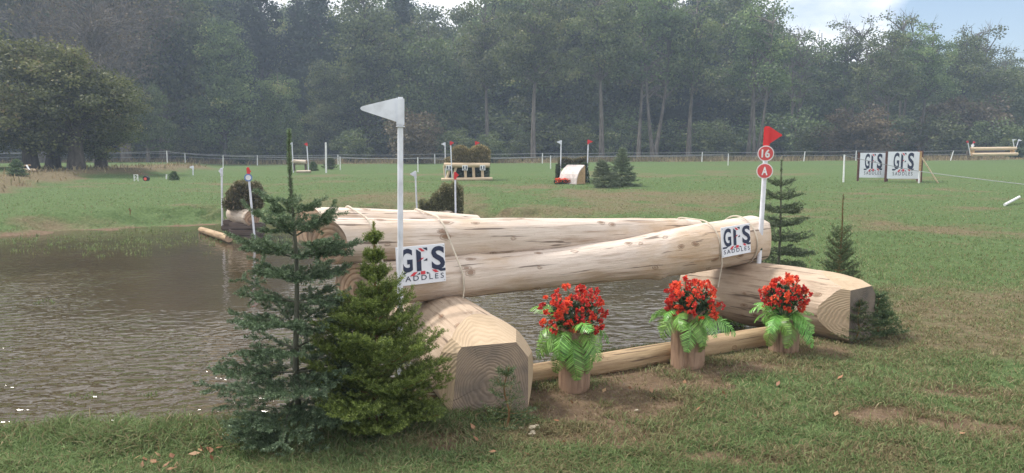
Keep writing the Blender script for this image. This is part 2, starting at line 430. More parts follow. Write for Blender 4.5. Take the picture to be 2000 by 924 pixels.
M['bark'] = mat_bark('grey_bark', (0.07, 0.062, 0.055), (0.20, 0.18, 0.155), 5)
M['bark_dark'] = mat_bark('dark_bark', (0.035, 0.03, 0.026), (0.10, 0.088, 0.075), 5)
M['oak'] = mat_leaf('oak_leaf', (0.04, 0.06, 0.018), (0.165, 0.20, 0.065), (0.28, 0.24, 0.10), 0.4)
M['broad'] = mat_leaf('broad_leaf', (0.03, 0.055, 0.02), (0.15, 0.205, 0.07), (0.26, 0.25, 0.10), 0.38)
M['ash'] = mat_leaf('ash_leaf', (0.04, 0.07, 0.025), (0.17, 0.235, 0.085), (0.28, 0.30, 0.12), 0.42)
M['pine'] = mat_leaf('dark_conifer_leaf', (0.012, 0.026, 0.016), (0.035, 0.06, 0.035), (0.05, 0.07, 0.04), 0.15)
M['brownleaf'] = mat_leaf('brown_autumn_leaf', (0.06, 0.05, 0.028), (0.165, 0.135, 0.07), (0.24, 0.19, 0.10), 0.3)
M['brush'] = mat_leaf('brush_twig', (0.09, 0.08, 0.035), (0.28, 0.23, 0.10), (0.50, 0.38, 0.18), 0.4)
M['brush_dark'] = mat_leaf('dark_brush_twig', (0.06, 0.068, 0.03), (0.20, 0.20, 0.09), (0.45, 0.38, 0.20), 0.4)
M['hedge'] = mat_leaf('green_hedge_leaf', (0.02, 0.04, 0.016), (0.06, 0.10, 0.04), (0.1, 0.13, 0.06), 0.2)

# ---- grass blades and ground
def mat_grass():
    m, ns, ls, out = newmat('grass_blade')
    at = N(ns, 'ShaderNodeAttribute', attribute_name='tint'); ad = N(ns, 'ShaderNodeAttribute', attribute_name='dry')
    g = ramp(ns, ls, at.outputs['Fac'], [(0.0, (0.068, 0.12, 0.038)), (0.6, (0.168, 0.24, 0.098)), (1.0, (0.29, 0.36, 0.18))])
    b = ramp(ns, ls, at.outputs['Fac'], [(0.0, (0.12, 0.085, 0.05)), (0.6, (0.27, 0.205, 0.125)), (1.0, (0.48, 0.38, 0.25))])
    col = mix(ns, ls, ad.outputs['Fac'], g, b)
    d = N(ns, 'ShaderNodeBsdfDiffuse'); t = N(ns, 'ShaderNodeBsdfTranslucent')
    for x in (d, t): ls.new(col, x.inputs[0])
    mx = N(ns, 'ShaderNodeMixShader'); mx.inputs[0].default_value = 0.3
    ls.new(d.outputs[0], mx.inputs[1]); ls.new(t.outputs[0], mx.inputs[2]); ls.new(mx.outputs[0], out.inputs[0])
    return m
M['grass'] = mat_grass()
def mat_ground():
    m, ns, ls, out = newmat('turf'); p = principled(ns, ls, out, None, 0.95, 0.1)
    tc = N(ns, 'ShaderNodeTexCoord'); v = tc.outputs['Object']
    ad = N(ns, 'ShaderNodeAttribute', attribute_name='dry'); am = N(ns, 'ShaderNodeAttribute', attribute_name='mud')
    f = noise(ns, ls, v, 2.2, 8, 0.7)
    fine = noise(ns, ls, v, 14, 6, 0.75)
    green = ramp(ns, ls, fine, [(0.3, (0.04, 0.072, 0.022)), (0.5, (0.083, 0.126, 0.046)), (0.7, (0.130, 0.180, 0.075))])
    brown = ramp(ns, ls, fine, [(0.3, (0.08, 0.062, 0.037)), (0.5, (0.145, 0.115, 0.068)), (0.7, (0.22, 0.175, 0.11))])
    mud = ramp(ns, ls, fine, [(0.25, (0.085, 0.058, 0.036)), (0.5, (0.15, 0.105, 0.068)), (0.8, (0.24, 0.175, 0.12))])
    dm = math_(ns, ls, 'ADD', ad.outputs['Fac'], math_(ns, ls, 'MULTIPLY', math_(ns, ls, 'SUBTRACT', f, 0.5), 1.1))
    dm = ramp(ns, ls, dm, [(0.15, 0.0), (0.75, 0.95)])
    col = mix(ns, ls, dm, green, brown)
    mm = ramp(ns, ls, math_(ns, ls, 'ADD', am.outputs['Fac'], math_(ns, ls, 'MULTIPLY', math_(ns, ls, 'SUBTRACT', fine, 0.5), 0.6)), [(0.3, 0.0), (0.6, 1.0)])
    col = mix(ns, ls, mm, col, mud)
    ls.new(col, p.inputs['Base Color'])
    hb = noise(ns, ls, v, 38, 5, 0.7)
    bump(ns, ls, p, mix(ns, ls, 0.5, hb, fine), 0.8, 0.05)
    return m
M['ground'] = mat_ground()
def mat_water():
    m, ns, ls, out = newmat('muddy_water')
    p = principled(ns, ls, out, None, 0.05, 0.5); p.inputs['IOR'].default_value = 1.333
    tc = N(ns, 'ShaderNodeTexCoord'); v = tc.outputs['Object']
    f = noise(ns, ls, v, 0.5, 4, 0.6)
    ls.new(ramp(ns, ls, f, [(0.3, (0.048, 0.036, 0.019)), (0.7, (0.070, 0.052, 0.029))]), p.inputs['Base Color'])
    nz = N(ns, 'ShaderNodeTexNoise'); nz.inputs['Scale'].default_value = 1.1; nz.inputs['Detail'].default_value = 2; ls.new(v, nz.inputs['Vector'])
    vv = mix(ns, ls, 0.3, v, nz.outputs['Color'], 'ADD')
    h1 = noise(ns, ls, vv, 8.5, 1, 0.4, (0.72, 1.15, 1))
    h2 = noise(ns, ls, vv, 17.0, 1, 0.4, (0.7, 1.2, 1))
    h = mix(ns, ls, 0.3, h1, h2)
    at = N(ns, 'ShaderNodeAttribute', attribute_name='rough')
    b = bump(ns, ls, p, h, 1.0, 0.02)
    ls.new(math_(ns, ls, 'MULTIPLY', at.outputs['Fac'], 0.048), b.inputs['Distance'])
    return m
M['water'] = mat_water()

# ------------------------------------------------------------------ the ground
def px_world(px, py): g = ATZ(px, py, 0.0); return g.x, g.y
MUDS = [(1060, 770, .55, .35, .9), (1150, 785, .75, .40, 1.0), (1260, 760, .65, .42, .9), (1200, 850, .55, .25, .75), (1400, 715, .8, .28, .75), (1320, 800, .5, .2, .6),
        (1750, 815, .40, .22, .95), (1040, 850, .4, .2, .8), (870, 865, .5, .15, .6), (1290, 850, .25, .1, .7), (1600, 690, .5, .2, .55),
        (1450, 900, .5, .15, .7), (1700, 880, .35, .12, .6), (1900, 760, .5, .2, .6), (1960, 850, .5, .2, .6), (1560, 880, .3, .1, .6)]
def mudmask(x, y):
    m = np.zeros_like(x)
    for a, b, rx, ry, s in MUDS:
        cx_, cy_ = px_world(a, b)
        d = np.hypot((x - cx_) / rx, (y - cy_) / ry)
        m = np.maximum(m, s * sstep(1.35, 0.5, d + (fbm(x * 3 + 3, y * 3, 3) - 0.5) * 1.4))
    s = pond_sd(x, y)
    # bare margin at the far waterline
    m = np.maximum(m, 0.35 * sstep(0.6, 0.05, s + (fbm(x * 1.2, y * 1.2, 3) - .5) * 1.2) * sstep(9, 12, y))
    m = np.maximum(m, sstep(0.05, -0.05, s))
    return m
def drymask(x, y):
    a = fbm(x * 0.22 + 40, y * 0.30 + 20, 4); b = fbm(x * 0.9 + 7, y * 1.1 + 70, 4)
    d = sstep(0.51, 0.73, a * 0.6 + b * 0.4)
    d = d * np.interp(y, [3, 12, 25, 40, 60], [.75, .7, .75, .55, .45])
    # worn slope just behind the pond and round the middle jumps
    wx = sstep(-9, -4, x) * sstep(12, 6, x)
    d = np.maximum(d, 0.6 * wx * sstep(17, 19, y) * sstep(28, 22, y) * sstep(0.36, 0.58, fbm(x * 0.5 + 9, y * 0.5, 4)))
    # foreground: patchy
    d = np.maximum(d, 0.45 * sstep(5.2, 4.2, y) * sstep(-0.6, 0.4, x) * sstep(0.45, 0.62, fbm(x * 1.6 + 3, y * 2.2, 4)))
    # long dry grass under the trees and beside the fence
    vd_ = y - verge_d(x, y) + (fbm(x * 0.8, y * 0.5, 3) - 0.5) * 4
    d = np.maximum(d, 0.95 * sstep(0, 1.2, vd_) * sstep(9, 5, vd_) * sstep(440, 380, azpx(x, y)))
    d = np.maximum(d, 0.95 * sstep(60.5, 63, y))
    return d
def make_ground():
    xs = np.concatenate([-np.geomspace(9, 325, 80)[::-1], np.linspace(-8.9, 8.9, 330), np.geomspace(9, 325, 80)])
    ys = np.concatenate([[-18, -10, -5], np.linspace(0, 2.4, 10), np.linspace(2.5, 9, 200), np.linspace(9.05, 26, 260), np.linspace(26.2, 100, 260), np.geomspace(102, 305, 30)])
    X, Y = np.meshgrid(xs, ys)
    x, y = X.ravel(), Y.ravel()
    z = height(x, y)
    mud = mudmask(x, y); dry = drymask(x, y)
    z = z - 0.012 * mud
    nx, ny = len(xs), len(ys)
    i = np.arange(nx * ny).reshape(ny, nx)
    F = np.stack([i[:-1, :-1], i[:-1, 1:], i[1:, 1:], i[1:, :-1]], -1).reshape(-1, 4)
    me = np_mesh('ground', np.stack([x, y, z], 1), F, {'dry': dry, 'mud': mud})
    o = link('ground', me, M['ground'], None, True)
    tag(o, 'sloping grass field with bare worn patches round the pond', 'ground', kind='structure')
make_ground()

def make_water():
    xs = np.linspace(-24, 8, 160); ys = np.linspace(3.2, 22, 110)
    X, Y = np.meshgrid(xs, ys); x, y = X.ravel(), Y.ravel()
    pr = (x / y) * F_PX + CX
    calm = 1 - 0.72 * sstep(-0.2, 0.5, x + 0.09 * (y - 6))            # sheltered by the jump on the right
    prx = x / y * F_PX + CX
    wind = np.clip(sstep(9.5, 5.5, y) * 1.0 + sstep(-2.6, -1.8, x + 0.12 * (y - 5)) * sstep(14, 9, y) * 0.8 + sstep(-4.0, -6.5, x) * sstep(13, 9, y) * 0.6, 0.14, 1.25)
    r = wind * (0.45 + 1.25 * fbm(x * 0.5 + 3, y * 0.5 + 8, 3)) * calm
    i = np.arange(len(x)).reshape(len(ys), len(xs))
    F = np.stack([i[:-1, :-1], i[:-1, 1:], i[1:, 1:], i[1:, :-1]], -1).reshape(-1, 4)
    me = np_mesh('pond_water', np.stack([x, y, np.full(len(x), WATER_Z)], 1), F, {'rough': r})
    o = link('water', me, M['water'], None, True)
    tag(o, 'rippled brown water of the shallow pond', 'water', kind='structure')
make_water()

# ------------------------------------------------------------------ grass
def make_blades(name, x, y, hgt, wid, lean_amt, tint, dry, z=None, label='', cat='grass'):
    n = len(x)
    z = height(x, y) - 0.006 if z is None else z
    a = rng.random(n) * 2 * np.pi; la = rng.random(n) * 2 * np.pi
    lean = lean_amt * (0.3 + rng.random(n))
    wx, wy = np.cos(a) * wid * 0.5, np.sin(a) * wid * 0.5
    lx, ly = np.cos(la) * lean, np.sin(la) * lean
    b = np.stack([x, y, z], 1); w = np.stack([wx, wy, np.zeros(n)], 1)
    mid = b + np.stack([lx * hgt * 0.35, ly * hgt * 0.35, hgt * 0.62 / np.sqrt(1 + 0.4 * lean ** 2)], 1)
    tip = b + np.stack([lx * hgt, ly * hgt, hgt / np.sqrt(1 + lean ** 2)], 1)
    V = np.stack([b - w, b + w, mid + w * 0.8, mid - w * 0.8, tip], 1).reshape(-1, 3)
    i = np.arange(n) * 5
    Q = np.stack([i, i + 1, i + 2, i + 3], 1); T = np.stack([i + 3, i + 2, i + 4], 1)
    me = np_mesh(name, V, [Q, T], {'tint': np.repeat(tint, 5), 'dry': np.repeat(dry, 5)})
    o = link(name, me, M['grass'])
    tag(o, label, cat, kind='stuff')
    return o
def field_grass(n):
    az = np.radians(rng.uniform(-50, 50, n)); inv = rng.uniform(1 / 34.0, 1 / 2.6, n)
    d = 1 / inv
    x = np.tan(az) * d; y = d
    s = pond_sd(x, y) + (fbm(x * 1.7, y * 1.7, 3) - 0.5) * np.interp(y, [4, 7, 16], [0.12, 0.2, 1.6])
    mud = mudmask(x, y); dry = drymask(x, y)
    clump = fbm(x * 5, y * 5, 3)
    straw = (mud > 0.45) & (rng.random(n) < 0.22)
    keep = (s > 0.01) & (straw | (rng.random(n) > mud * 1.02 - 0.55 * (clump > 0.60))) & (rng.random(n) < 0.30 + 1.25 * sstep(0.32, 0.6, clump))
    x, y, d, mud, dry, clump, straw = x[keep], y[keep], d[keep], mud[keep], dry[keep], clump[keep], straw[keep]
    n = len(x)
    far = np.clip((d - 3) / 9, 0, 1)
    lush = sstep(0.5, 0.25, np.abs(pond_sd(x, y))) * (x < 0) * (y < 6)
    h = (0.021 + 0.030 * rng.random(n) ** 1.5) * (1 + 0.5 * clump) * (1 - 0.35 * dry) * (1 + 0.9 * lush) * (1 + far * 0.1)
    h = np.where(straw, h * 0.45, h)
    w = 0.0038 * (1 + d / 8) * (0.7 + 0.6 * rng.random(n))
    bl = np.clip(dry * 0.95 + 0.75 * mud, 0, 1)
    isdry = np.where(rng.random(n) < 0.22 + 0.7 * bl, 0.55 + 0.45 * rng.random(n), 0.25 * rng.random(n) * (0.5 + bl))
    isdry = np.where(straw, 0.6 + 0.4 * rng.random(n), isdry)
    tint = np.clip(0.15 + 0.75 * rng.random(n) * (0.6 + 0.5 * fbm(x * 0.6, y * 0.6, 3)), 0, 1)
    make_blades('grass', x, y, h, w, 1.35, tint, isdry, label='short mown grass blades over the bank and the field', cat='grass')
field_grass(900000)
def long_grass():
    # straw-coloured long grass by the verge and the far fence, and weeds standing in the shallows
    n = 16000
    x = rng.uniform(-62, 62, n); y = rng.uniform(61.5, 70, n)
    m = 7000
    x2 = rng.uniform(-40, -15, m); y2 = rng.uniform(20, 50, m)
    k = (drymask(x2, y2) > 0.6) & (y2 - verge_d(x2, y2) > 0.3)
    x = np.concatenate([x, x2[k]]); y = np.concatenate([y, y2[k]]); n = len(x)
    make_blades('long_grass', x, y, (0.08 + 0.22 * rng.random(n)) * np.where(y > 60, 2.2, 1.0), 0.03 + 0.03 * rng.random(n), 0.8, 0.2 + rng.random(n) * 0.7, 0.65 + 0.35 * rng.random(n),
                label='long straw coloured grass along the wood edge and verge', cat='long grass')
    n = 9000
    cx_ = []; cy_ = []
    for a, b, sx, sy, c in [(200, 480, 2.6, 1.3, 700), (80, 490, 2.2, 1.0, 300), (330, 475, 2.2, 1.0, 600), (420, 468, 1.5, .6, 300), (40, 468, 3, 1.0, 500),
                            (300, 455, 3, 1.0, 700), (260, 498, 1.0, .35, 100), (170, 775, .16, .05, 70), (300, 772, .12, .05, 50), (80, 590, .2, .1, 40), (620, 455, 2.2, .5, 300), (540, 470, .8, .4, 100)]:
        p = ATZ(a, b, WATER_Z); nc = max(3, c // 12)
        mx_, my_ = rng.normal(p.x, sx * 0.5, nc), rng.normal(p.y, sy * 0.5, nc)
        ii = rng.integers(0, nc, c)
        cx_.append(mx_[ii] + rng.normal(0, 0.05 if sx > .5 else .03, c)); cy_.append(my_[ii] + rng.normal(0, 0.05 if sx > .5 else .03, c))
    x = np.concatenate(cx_); y = np.concatenate(cy_); k = (pond_sd(x, y) < 0.0) & (y > 4.3)
    k = k & (rng.random(len(x)) < 0.6)
    x, y = x[k], y[k]; n = len(x)
    make_blades('water_weeds', x, y, 0.02 + 0.07 * rng.random(n) * np.clip(y / 12, 0.3, 1), 0.006 + 0.0006 * y, 0.9, 0.2 + 0.6 * rng.random(n), 0.3 * rng.random(n),
                z=np.full(n, WATER_Z - 0.01), label='thin green water weeds poking out of the pond shallows', cat='water weeds')
long_grass()

# ------------------------------------------------------------------ logs
def frame_from(p0, p1, up=(0, 0, 1)):
    p0 = Vector(p0); p1 = Vector(p1); x = (p1 - p0).normalized(); u = Vector(up)
    y = u.cross(x).normalized(); z = x.cross(y)
    m = Matrix((x, y, z)).transposed().to_4x4(); m.translation = p0
    return m, (p1 - p0).length
def log_obj(name, p0, p1, radii, cuts=(), mats=None, seed=0, bend=0.0, wob=0.042, step=0.035, seg=48, parent=None, lumps=(), endbev=0.012, label=None):
    """a log along local x from p0 to p1; radii sampled evenly; cuts = [(point, normal, mat)] in local space, outer side removed"""
    Mx, L = frame_from(p0, p1)
    n = max(4, int(L / step)); xs = np.linspace(0, L, n)
    rr = np.interp(xs / L, np.linspace(0, 1, len(radii)), radii)
    th = np.linspace(0, 2 * np.pi, seg, endpoint=False)
    X, T = np.meshgrid(xs, th, indexing='ij')
    per = lambda a, b, o: fbm(a + seed * 7.7, b + 50, o)
    nz = (per(X * 1.6, 2 + np.cos(T) * 0.9, 3) + per(X * 1.6 + 30, 9 + np.sin(T) * 0.9, 3) - 1.0)
    fine = (per(X * 3.0 + 11, 5 + np.cos(T) * 4, 3) + per(X * 3.0 + 60, 5 + np.sin(T) * 4, 3) - 1.0)
    Rr = rr[:, None] * (1 + wob * 2.2 * nz + wob * 0.8 * fine)
    for lx, lt, la, ls_ in lumps:
        dt = np.angle(np.exp(1j * (T - lt)))
        Rr = Rr + la * np.exp(-((X - lx) / ls_) ** 2 - (dt * rr[:, None] / ls_) ** 2)
    by = bend * np.sin(np.pi * X / L)
    V = np.stack([X, Rr * np.cos(T), Rr * np.sin(T) + by], -1).reshape(-1, 3)
    i = np.arange(n * seg).reshape(n, seg)
    F = np.stack([i[:-1, :], np.roll(i[:-1, :], -1, 1), np.roll(i[1:, :], -1, 1), i[1:, :]], -1).reshape(-1, 4)
    me = np_mesh(name, V, F)
    bm = bmesh.new(); bm.from_mesh(me); bm.verts.ensure_lookup_table()
    for ring in (i[0], i[-1]):
        f = bm.faces.new([bm.verts[int(k)] for k in ring]); f.material_index = 1
    bmesh.ops.recalc_face_normals(bm, faces=bm.faces[:])
    for pt, nr, mi in cuts:
        g = bm.verts[:] + bm.edges[:] + bm.faces[:]
        r = bmesh.ops.bisect_plane(bm, geom=g, plane_co=Vector(pt), plane_no=Vector(nr).normalized(), clear_outer=True)
        ed = [e for e in r['geom_cut'] if isinstance(e, bmesh.types.BMEdge)]
        fr = bmesh.ops.holes_fill(bm, edges=ed, sides=0)
        for f in fr['faces']: f.material_index = mi
    bmesh.ops.recalc_face_normals(bm, faces=bm.faces[:])
    for f in bm.faces: f.smooth = f.material_index == 0
    for e in bm.edges:
        if len(e.link_faces) == 2 and e.link_faces[0].material_index + e.link_faces[1].material_index > 0: e.smooth = False
    bm.to_mesh(me); bm.free()
    o = link(name, me, mats, parent, None, label)
    o.matrix_local = Mx if parent is None else (parent.matrix_basis.inverted() @ Mx)
    return o
LM = [M['beam'], M['beam_end'], M['beam']]

# main jump: left end near, right end far
BL, BR = Vector((-1.36, 5.02, 0)), Vector((2.42, 7.28, 0))
bdir = (BR - BL).normalized(); bn = Vector((bdir.y, -bdir.x, 0))     # bn points to the viewer
def bp(t, off=0.0, z=0.0): return BL.lerp(BR, t) + bn * off + Vector((0, 0, z))
jump = thing('log_jump', 'pale peeled tree trunks lashed together as a jump over the water', 'log jump', bp(0.5, 0, 0))
jump.matrix_basis = Matrix.Translation(bp(0.5, 0, 0))
Aa, Ab = bp(0.035, 0.03, 0.68), bp(1.0, 0.0, 0.765)
Ba, Bb = bp(0.0, -0.04, 1.0), bp(0.87, -0.25, 0.855)
Ca, Cb = bp(0.0, -0.34, 1.075), bp(0.34, -0.44, 0.99)
log_obj('front_log', Aa, Ab, [0.165, 0.160, 0.162, 0.178, 0.222, 0.235], [((3.9, 0, 0), (1, 0, 0), 1), ((0.12, 0, 0), (-1, -0.5, 0.10), 1),
        ((4.22, 0, .2), (1, 0, .9), 0), ((4.22, -.2, 0), (1, -.8, 0), 0)][1:], LM, 1, -0.055, parent=jump, lumps=[(1.1, 1.2, 0.02, 0.08), (2.9, -2.0, 0.025, 0.07)])
log_obj('upper_log', Ba, Bb, [0.162, 0.162, 0.158, 0.15, 0.135, 0.11], [((0.11, 0, 0), (-1, -0.55, -0.12), 1), ((0.05, 0, 0.15), (-0.8, 0, 0.9), 1), ((0.05, -0.15, 0), (-0.7, -0.9, 0.2), 1)], LM, 2, -0.02, parent=jump,
        lumps=[(1.9, -1.7, 0.02, 0.06)])
log_obj('back_log', Ca, Cb, [0.145, 0.145, 0.13, 0.10], [((0.06, 0, 0), (-1, -0.4, 0.1), 1), ((0.06, 0, .13), (-.7, 0, .8), 1)], LM, 3, parent=jump)
def log_at(p0, p1, radii, t_world):  # centre and radius of a log at a fraction of the beam line
    d = (p1 - p0); u = ((bp(t_world) - p0).dot(bdir)) / d.dot(bdir)
    return p0 + d * u, float(np.interp(u, np.linspace(0, 1, len(radii)), radii)), 0 <= u <= 1
LOGS = [(Aa, Ab, [0.165, 0.160, 0.162, 0.178, 0.222, 0.235]), (Ba, Bb, [0.162, 0.162, 0.158, 0.15, 0.135, 0.11]), (Ca, Cb, [0.145, 0.145, 0.13, 0.10])]
def hull(pts):
    pts = sorted(set(pts))
    def half(ps):
        h = []
        for p in ps:
            while len(h) > 1 and (h[-1][0] - h[-2][0]) * (p[1] - h[-2][1]) - (h[-1][1] - h[-2][1]) * (p[0] - h[-2][0]) <= 0: h.pop()
            h.append(p)
        return h
    a, b = half(pts), half(pts[::-1]); return a[:-1] + b[:-1]
def lashing(t, slant, tail=0.0, rad=0.0065):
    pts = []
    for p0, p1, rs in LOGS:
        c, r, ok = log_at(p0, p1, rs, t)
        if not ok: continue
        o = (c - BL).dot(bn)
        for k in range(40):
            a = 2 * math.pi * k / 40; pts.append((round(o + (r * 1.02 + rad) * math.cos(a), 4), round(c.z + (r * 1.02 + rad) * math.sin(a), 4)))
    h = hull(pts); zs = [p[1] for p in h]; z0, z1 = min(zs), max(zs)
    path = [bp(t, p[0], p[1]) + bdir * slant * ((z1 - p[1]) / (z1 - z0)) * 1.0 for p in h]
    path.append(path[0]); mb = MB(); mb.tube([p - jump.matrix_basis.translation for p in path], rad, 8, caps=False)
    if tail:
        fr = bp(t, max(p[0] for p in h), 0.0)
        a = fr + Vector((0, 0, 0.72)) + bdir * slant * 0.7
        mb.tube([p - jump.matrix_basis.translation for p in (a, a + Vector((0.01, -0.01, -0.12)), a + Vector((-0.02, 0, -0.12 - tail)))], rad * 0.9, 8)
    mb.build('rope', M['rope'], jump, True)
lashing(0.085, 0.12); lashing(0.215, 0.14, 0.22); lashing(0.825, 0.05, 0.22); lashing(0.935, 0.05, 0.0)

# supports
SM = [M['support'], M['support_end'], M['chamfer']]
pa, pb = Vector((-0.80, 6.35, 0.23)), Vector((-0.130, 4.42, 0.235))
sL = (pb - pa).length
log_obj('support_log', pa, pb, [0.30, 0.31, 0.325, 0.33], [((sL - 0.30, 0, 0.325), (0.40, 0, 1), 2), ((sL - 0.13, 0.325, 0), (0.62, 1, 0.0), 2),
        ((sL - 0.13, -0.325, 0), (0.75, -1, 0.1), 2), ((sL - 0.10, 0.22, 0.22), (0.6, .9, .7), 2), ((sL - .1, -0.25, 0.21), (0.7, -1, .7), 2)], SM, 5, wob=0.035)
bpy.data.objects['support_log'].rotation_mode = 'QUATERNION'
tag(bpy.data.objects['support_log'], 'thick chamfered log under the left end of the jump, beside the bushy spruce', 'support log', 'support logs under the jump')
pa, pb = Vector((1.92, 7.60, 0.24)), Vector((2.99, 6.22, 0.27))
sL2 = (pb - pa).length
o = log_obj('support_log', pa, pb, [0.29, 0.30, 0.31, 0.31], [((sL2 - 0.40, 0, 0.31), (0.30, 0, 1), 2), ((sL2 - 0.14, 0.31, 0), (0.5, 1, 0), 1),
        ((sL2 - 0.26, -0.31, 0), (0.45, -1, 0.0), 2), ((sL2 - 0.2, -0.25, 0.24), (0.5, -1, .9), 2), ((sL2 - .12, .24, .2), (0.6, .9, .8), 1)],
        [M['support'], M['end_dark'], M['chamfer']], 8, wob=0.05, lumps=[(0.95, -1.9, -0.03, 0.13), (1.5, 2.6, -0.03, 0.1)])
tag(o, 'cracked weathered log under the right end of the jump, behind the flower pots', 'support log', 'support logs under the jump')

# edge log along the pond
e0, e1 = G(1038, 752), G(1500, 668)
o = log_obj('edge_log', (e0.x - 0.1, e0.y + 0.02, 0.035), (e1.x + 0.1, e1.y + 0.02, 0.05), [0.080, 0.083, 0.087, 0.092, 0.09], (), [M['edge'], M['support_end'], M['edge']], 12, wob=0.03)
tag(o, 'long yellow-brown log lying along the pond edge behind the flower pots', 'log')

# ------------------------------------------------------------------ lettering and boards
_textcache = {}
def text_polys(body, bold=0.0, spacing=1.0):
    key = (body, bold, spacing)
    if key in _textcache: return _textcache[key]
    cu = bpy.data.curves.new('text', 'FONT'); cu.body = body; cu.offset = bold; cu.space_character = spacing; cu.resolution_u = 4
    ob = bpy.data.objects.new('text', cu); COL.objects.link(ob)
    bpy.context.view_layer.update()
    dg = bpy.context.evaluated_depsgraph_get()
    me = bpy.data.meshes.new_from_object(ob.evaluated_get(dg))
    V = np.array([v.co[:2] for v in me.vertices]); Fs = [tuple(p.vertices) for p in me.polygons]
    bpy.data.objects.remove(ob); bpy.data.curves.remove(cu); bpy.data.meshes.remove(me)
    lo, hi = V.min(0), V.max(0); V = (V - lo) / (hi - lo)
    _textcache[key] = (V, Fs); return V, Fs
def text_into(mb, body, x0, z0, x1, z1, y, bold=0.0, spacing=1.0, mi=0):
    V, Fs = text_polys(body, bold, spacing)
    mb.add([(x0 + (x1 - x0) * v[0], y, z0 + (z1 - z0) * v[1]) for v in V], Fs, mi)
def logo(parent, W, H, y, plaque=(0, 1, 0, 1)):
    """sponsor print: on a board W x H whose lower left corner is at local (0,0), facing -y"""
    u0, u1, v0, v1 = plaque
    def c(x, yy):
        u = (x - 692) / 390; v = (592 - yy) / 312
        return ((u0 + (u1 - u0) * u) * W, (v0 + (v1 - v0) * v) * H)
    def poly(mb, pts):
        P = [c(*p) for p in pts]; mb.add([(p[0], y, p[1]) for p in P], [tuple(range(len(P)))])
    nv = MB()
    for ch, a, b in (('G', 716, 817), ('S', 968, 1078)):
        p, q = c(a, 487), c(b, 296); text_into(nv, ch, p[0], p[1], q[0], q[1], y, 0.028)
    for pts in [[(848, 306), (885, 334), (885, 485), (848, 485)], [(898, 299), (937, 299), (937, 327)], [(903, 406), (935, 384), (935, 406)],
                [(700, 485), (775, 485), (748, 503), (700, 503)], [(846, 513), (872, 496), (872, 513)], [(926, 496), (926, 513), (956, 513)],
                [(1010, 482), (1080, 480), (1080, 502), (1040, 503)]]: poly(nv, pts)
    p, q = c(712, 560), c(1064, 518)
    text_into(nv, 'SADDLES', p[0], p[1], q[0], q[1], y, 0.004, 1.42)
    nv.build('lettering', M['navy'], parent)
    for pts in [[(864, 301), (888, 301), (918, 328), (892, 328)], [(850, 409), (888, 380), (910, 380), (870, 409)],
                [(822, 491), (855, 489), (824, 520), (790, 521)], [(878, 487), (915, 487), (915, 514), (878, 514)], [(968, 484), (998, 484), (1024, 507), (996, 509)]]:
        rd = MB(); poly(rd, pts); rd.build('red_stripe', M['logo_red'], parent)
def sponsor_board(t, off, zc, tilt, label):
    W, H = 0.375, 0.275
    c = bp(t, off, zc)
    o = thing('sponsor_board', label, 'sponsor board', c, group='sponsor boards on the log jump')
    x = bdir.copy(); yy = -bn.copy(); z = Vector((0, 0, 1))
    m = Matrix((x, yy, z)).transposed().to_4x4(); m = Matrix.Translation(c) @ m @ Matrix.Rotation(tilt[0], 4, 'X') @ Matrix.Rotation(tilt[1], 4, 'Y')
    o.matrix_basis = m
    mb = MB(); mb.box((W / 2, 0.006, H / 2), (W, 0.010, H), bev=0.0015); mb.build('panel', M['board'], o)
    logo(o, W, H, -0.002)
    for a in (0.03, 0.97):
        for b in (0.05, 0.95): sc_ = MB(); sc_.tube([(a * W, 0.0, b * H), (a * W, -0.003, b * H)], 0.003, 8); sc_.build('screw', M['tape'], o)
    return o
sponsor_board(0.118, 0.225, 0.675, (R(-2), R(-1)), 'white GFS SADDLES board on the left of the log jump, half behind the white pole')
sponsor_board(0.832, 0.262, 0.655, (R(-2), R(-4)), 'white GFS SADDLES board on the right of the log jump, beside the red flag pole')

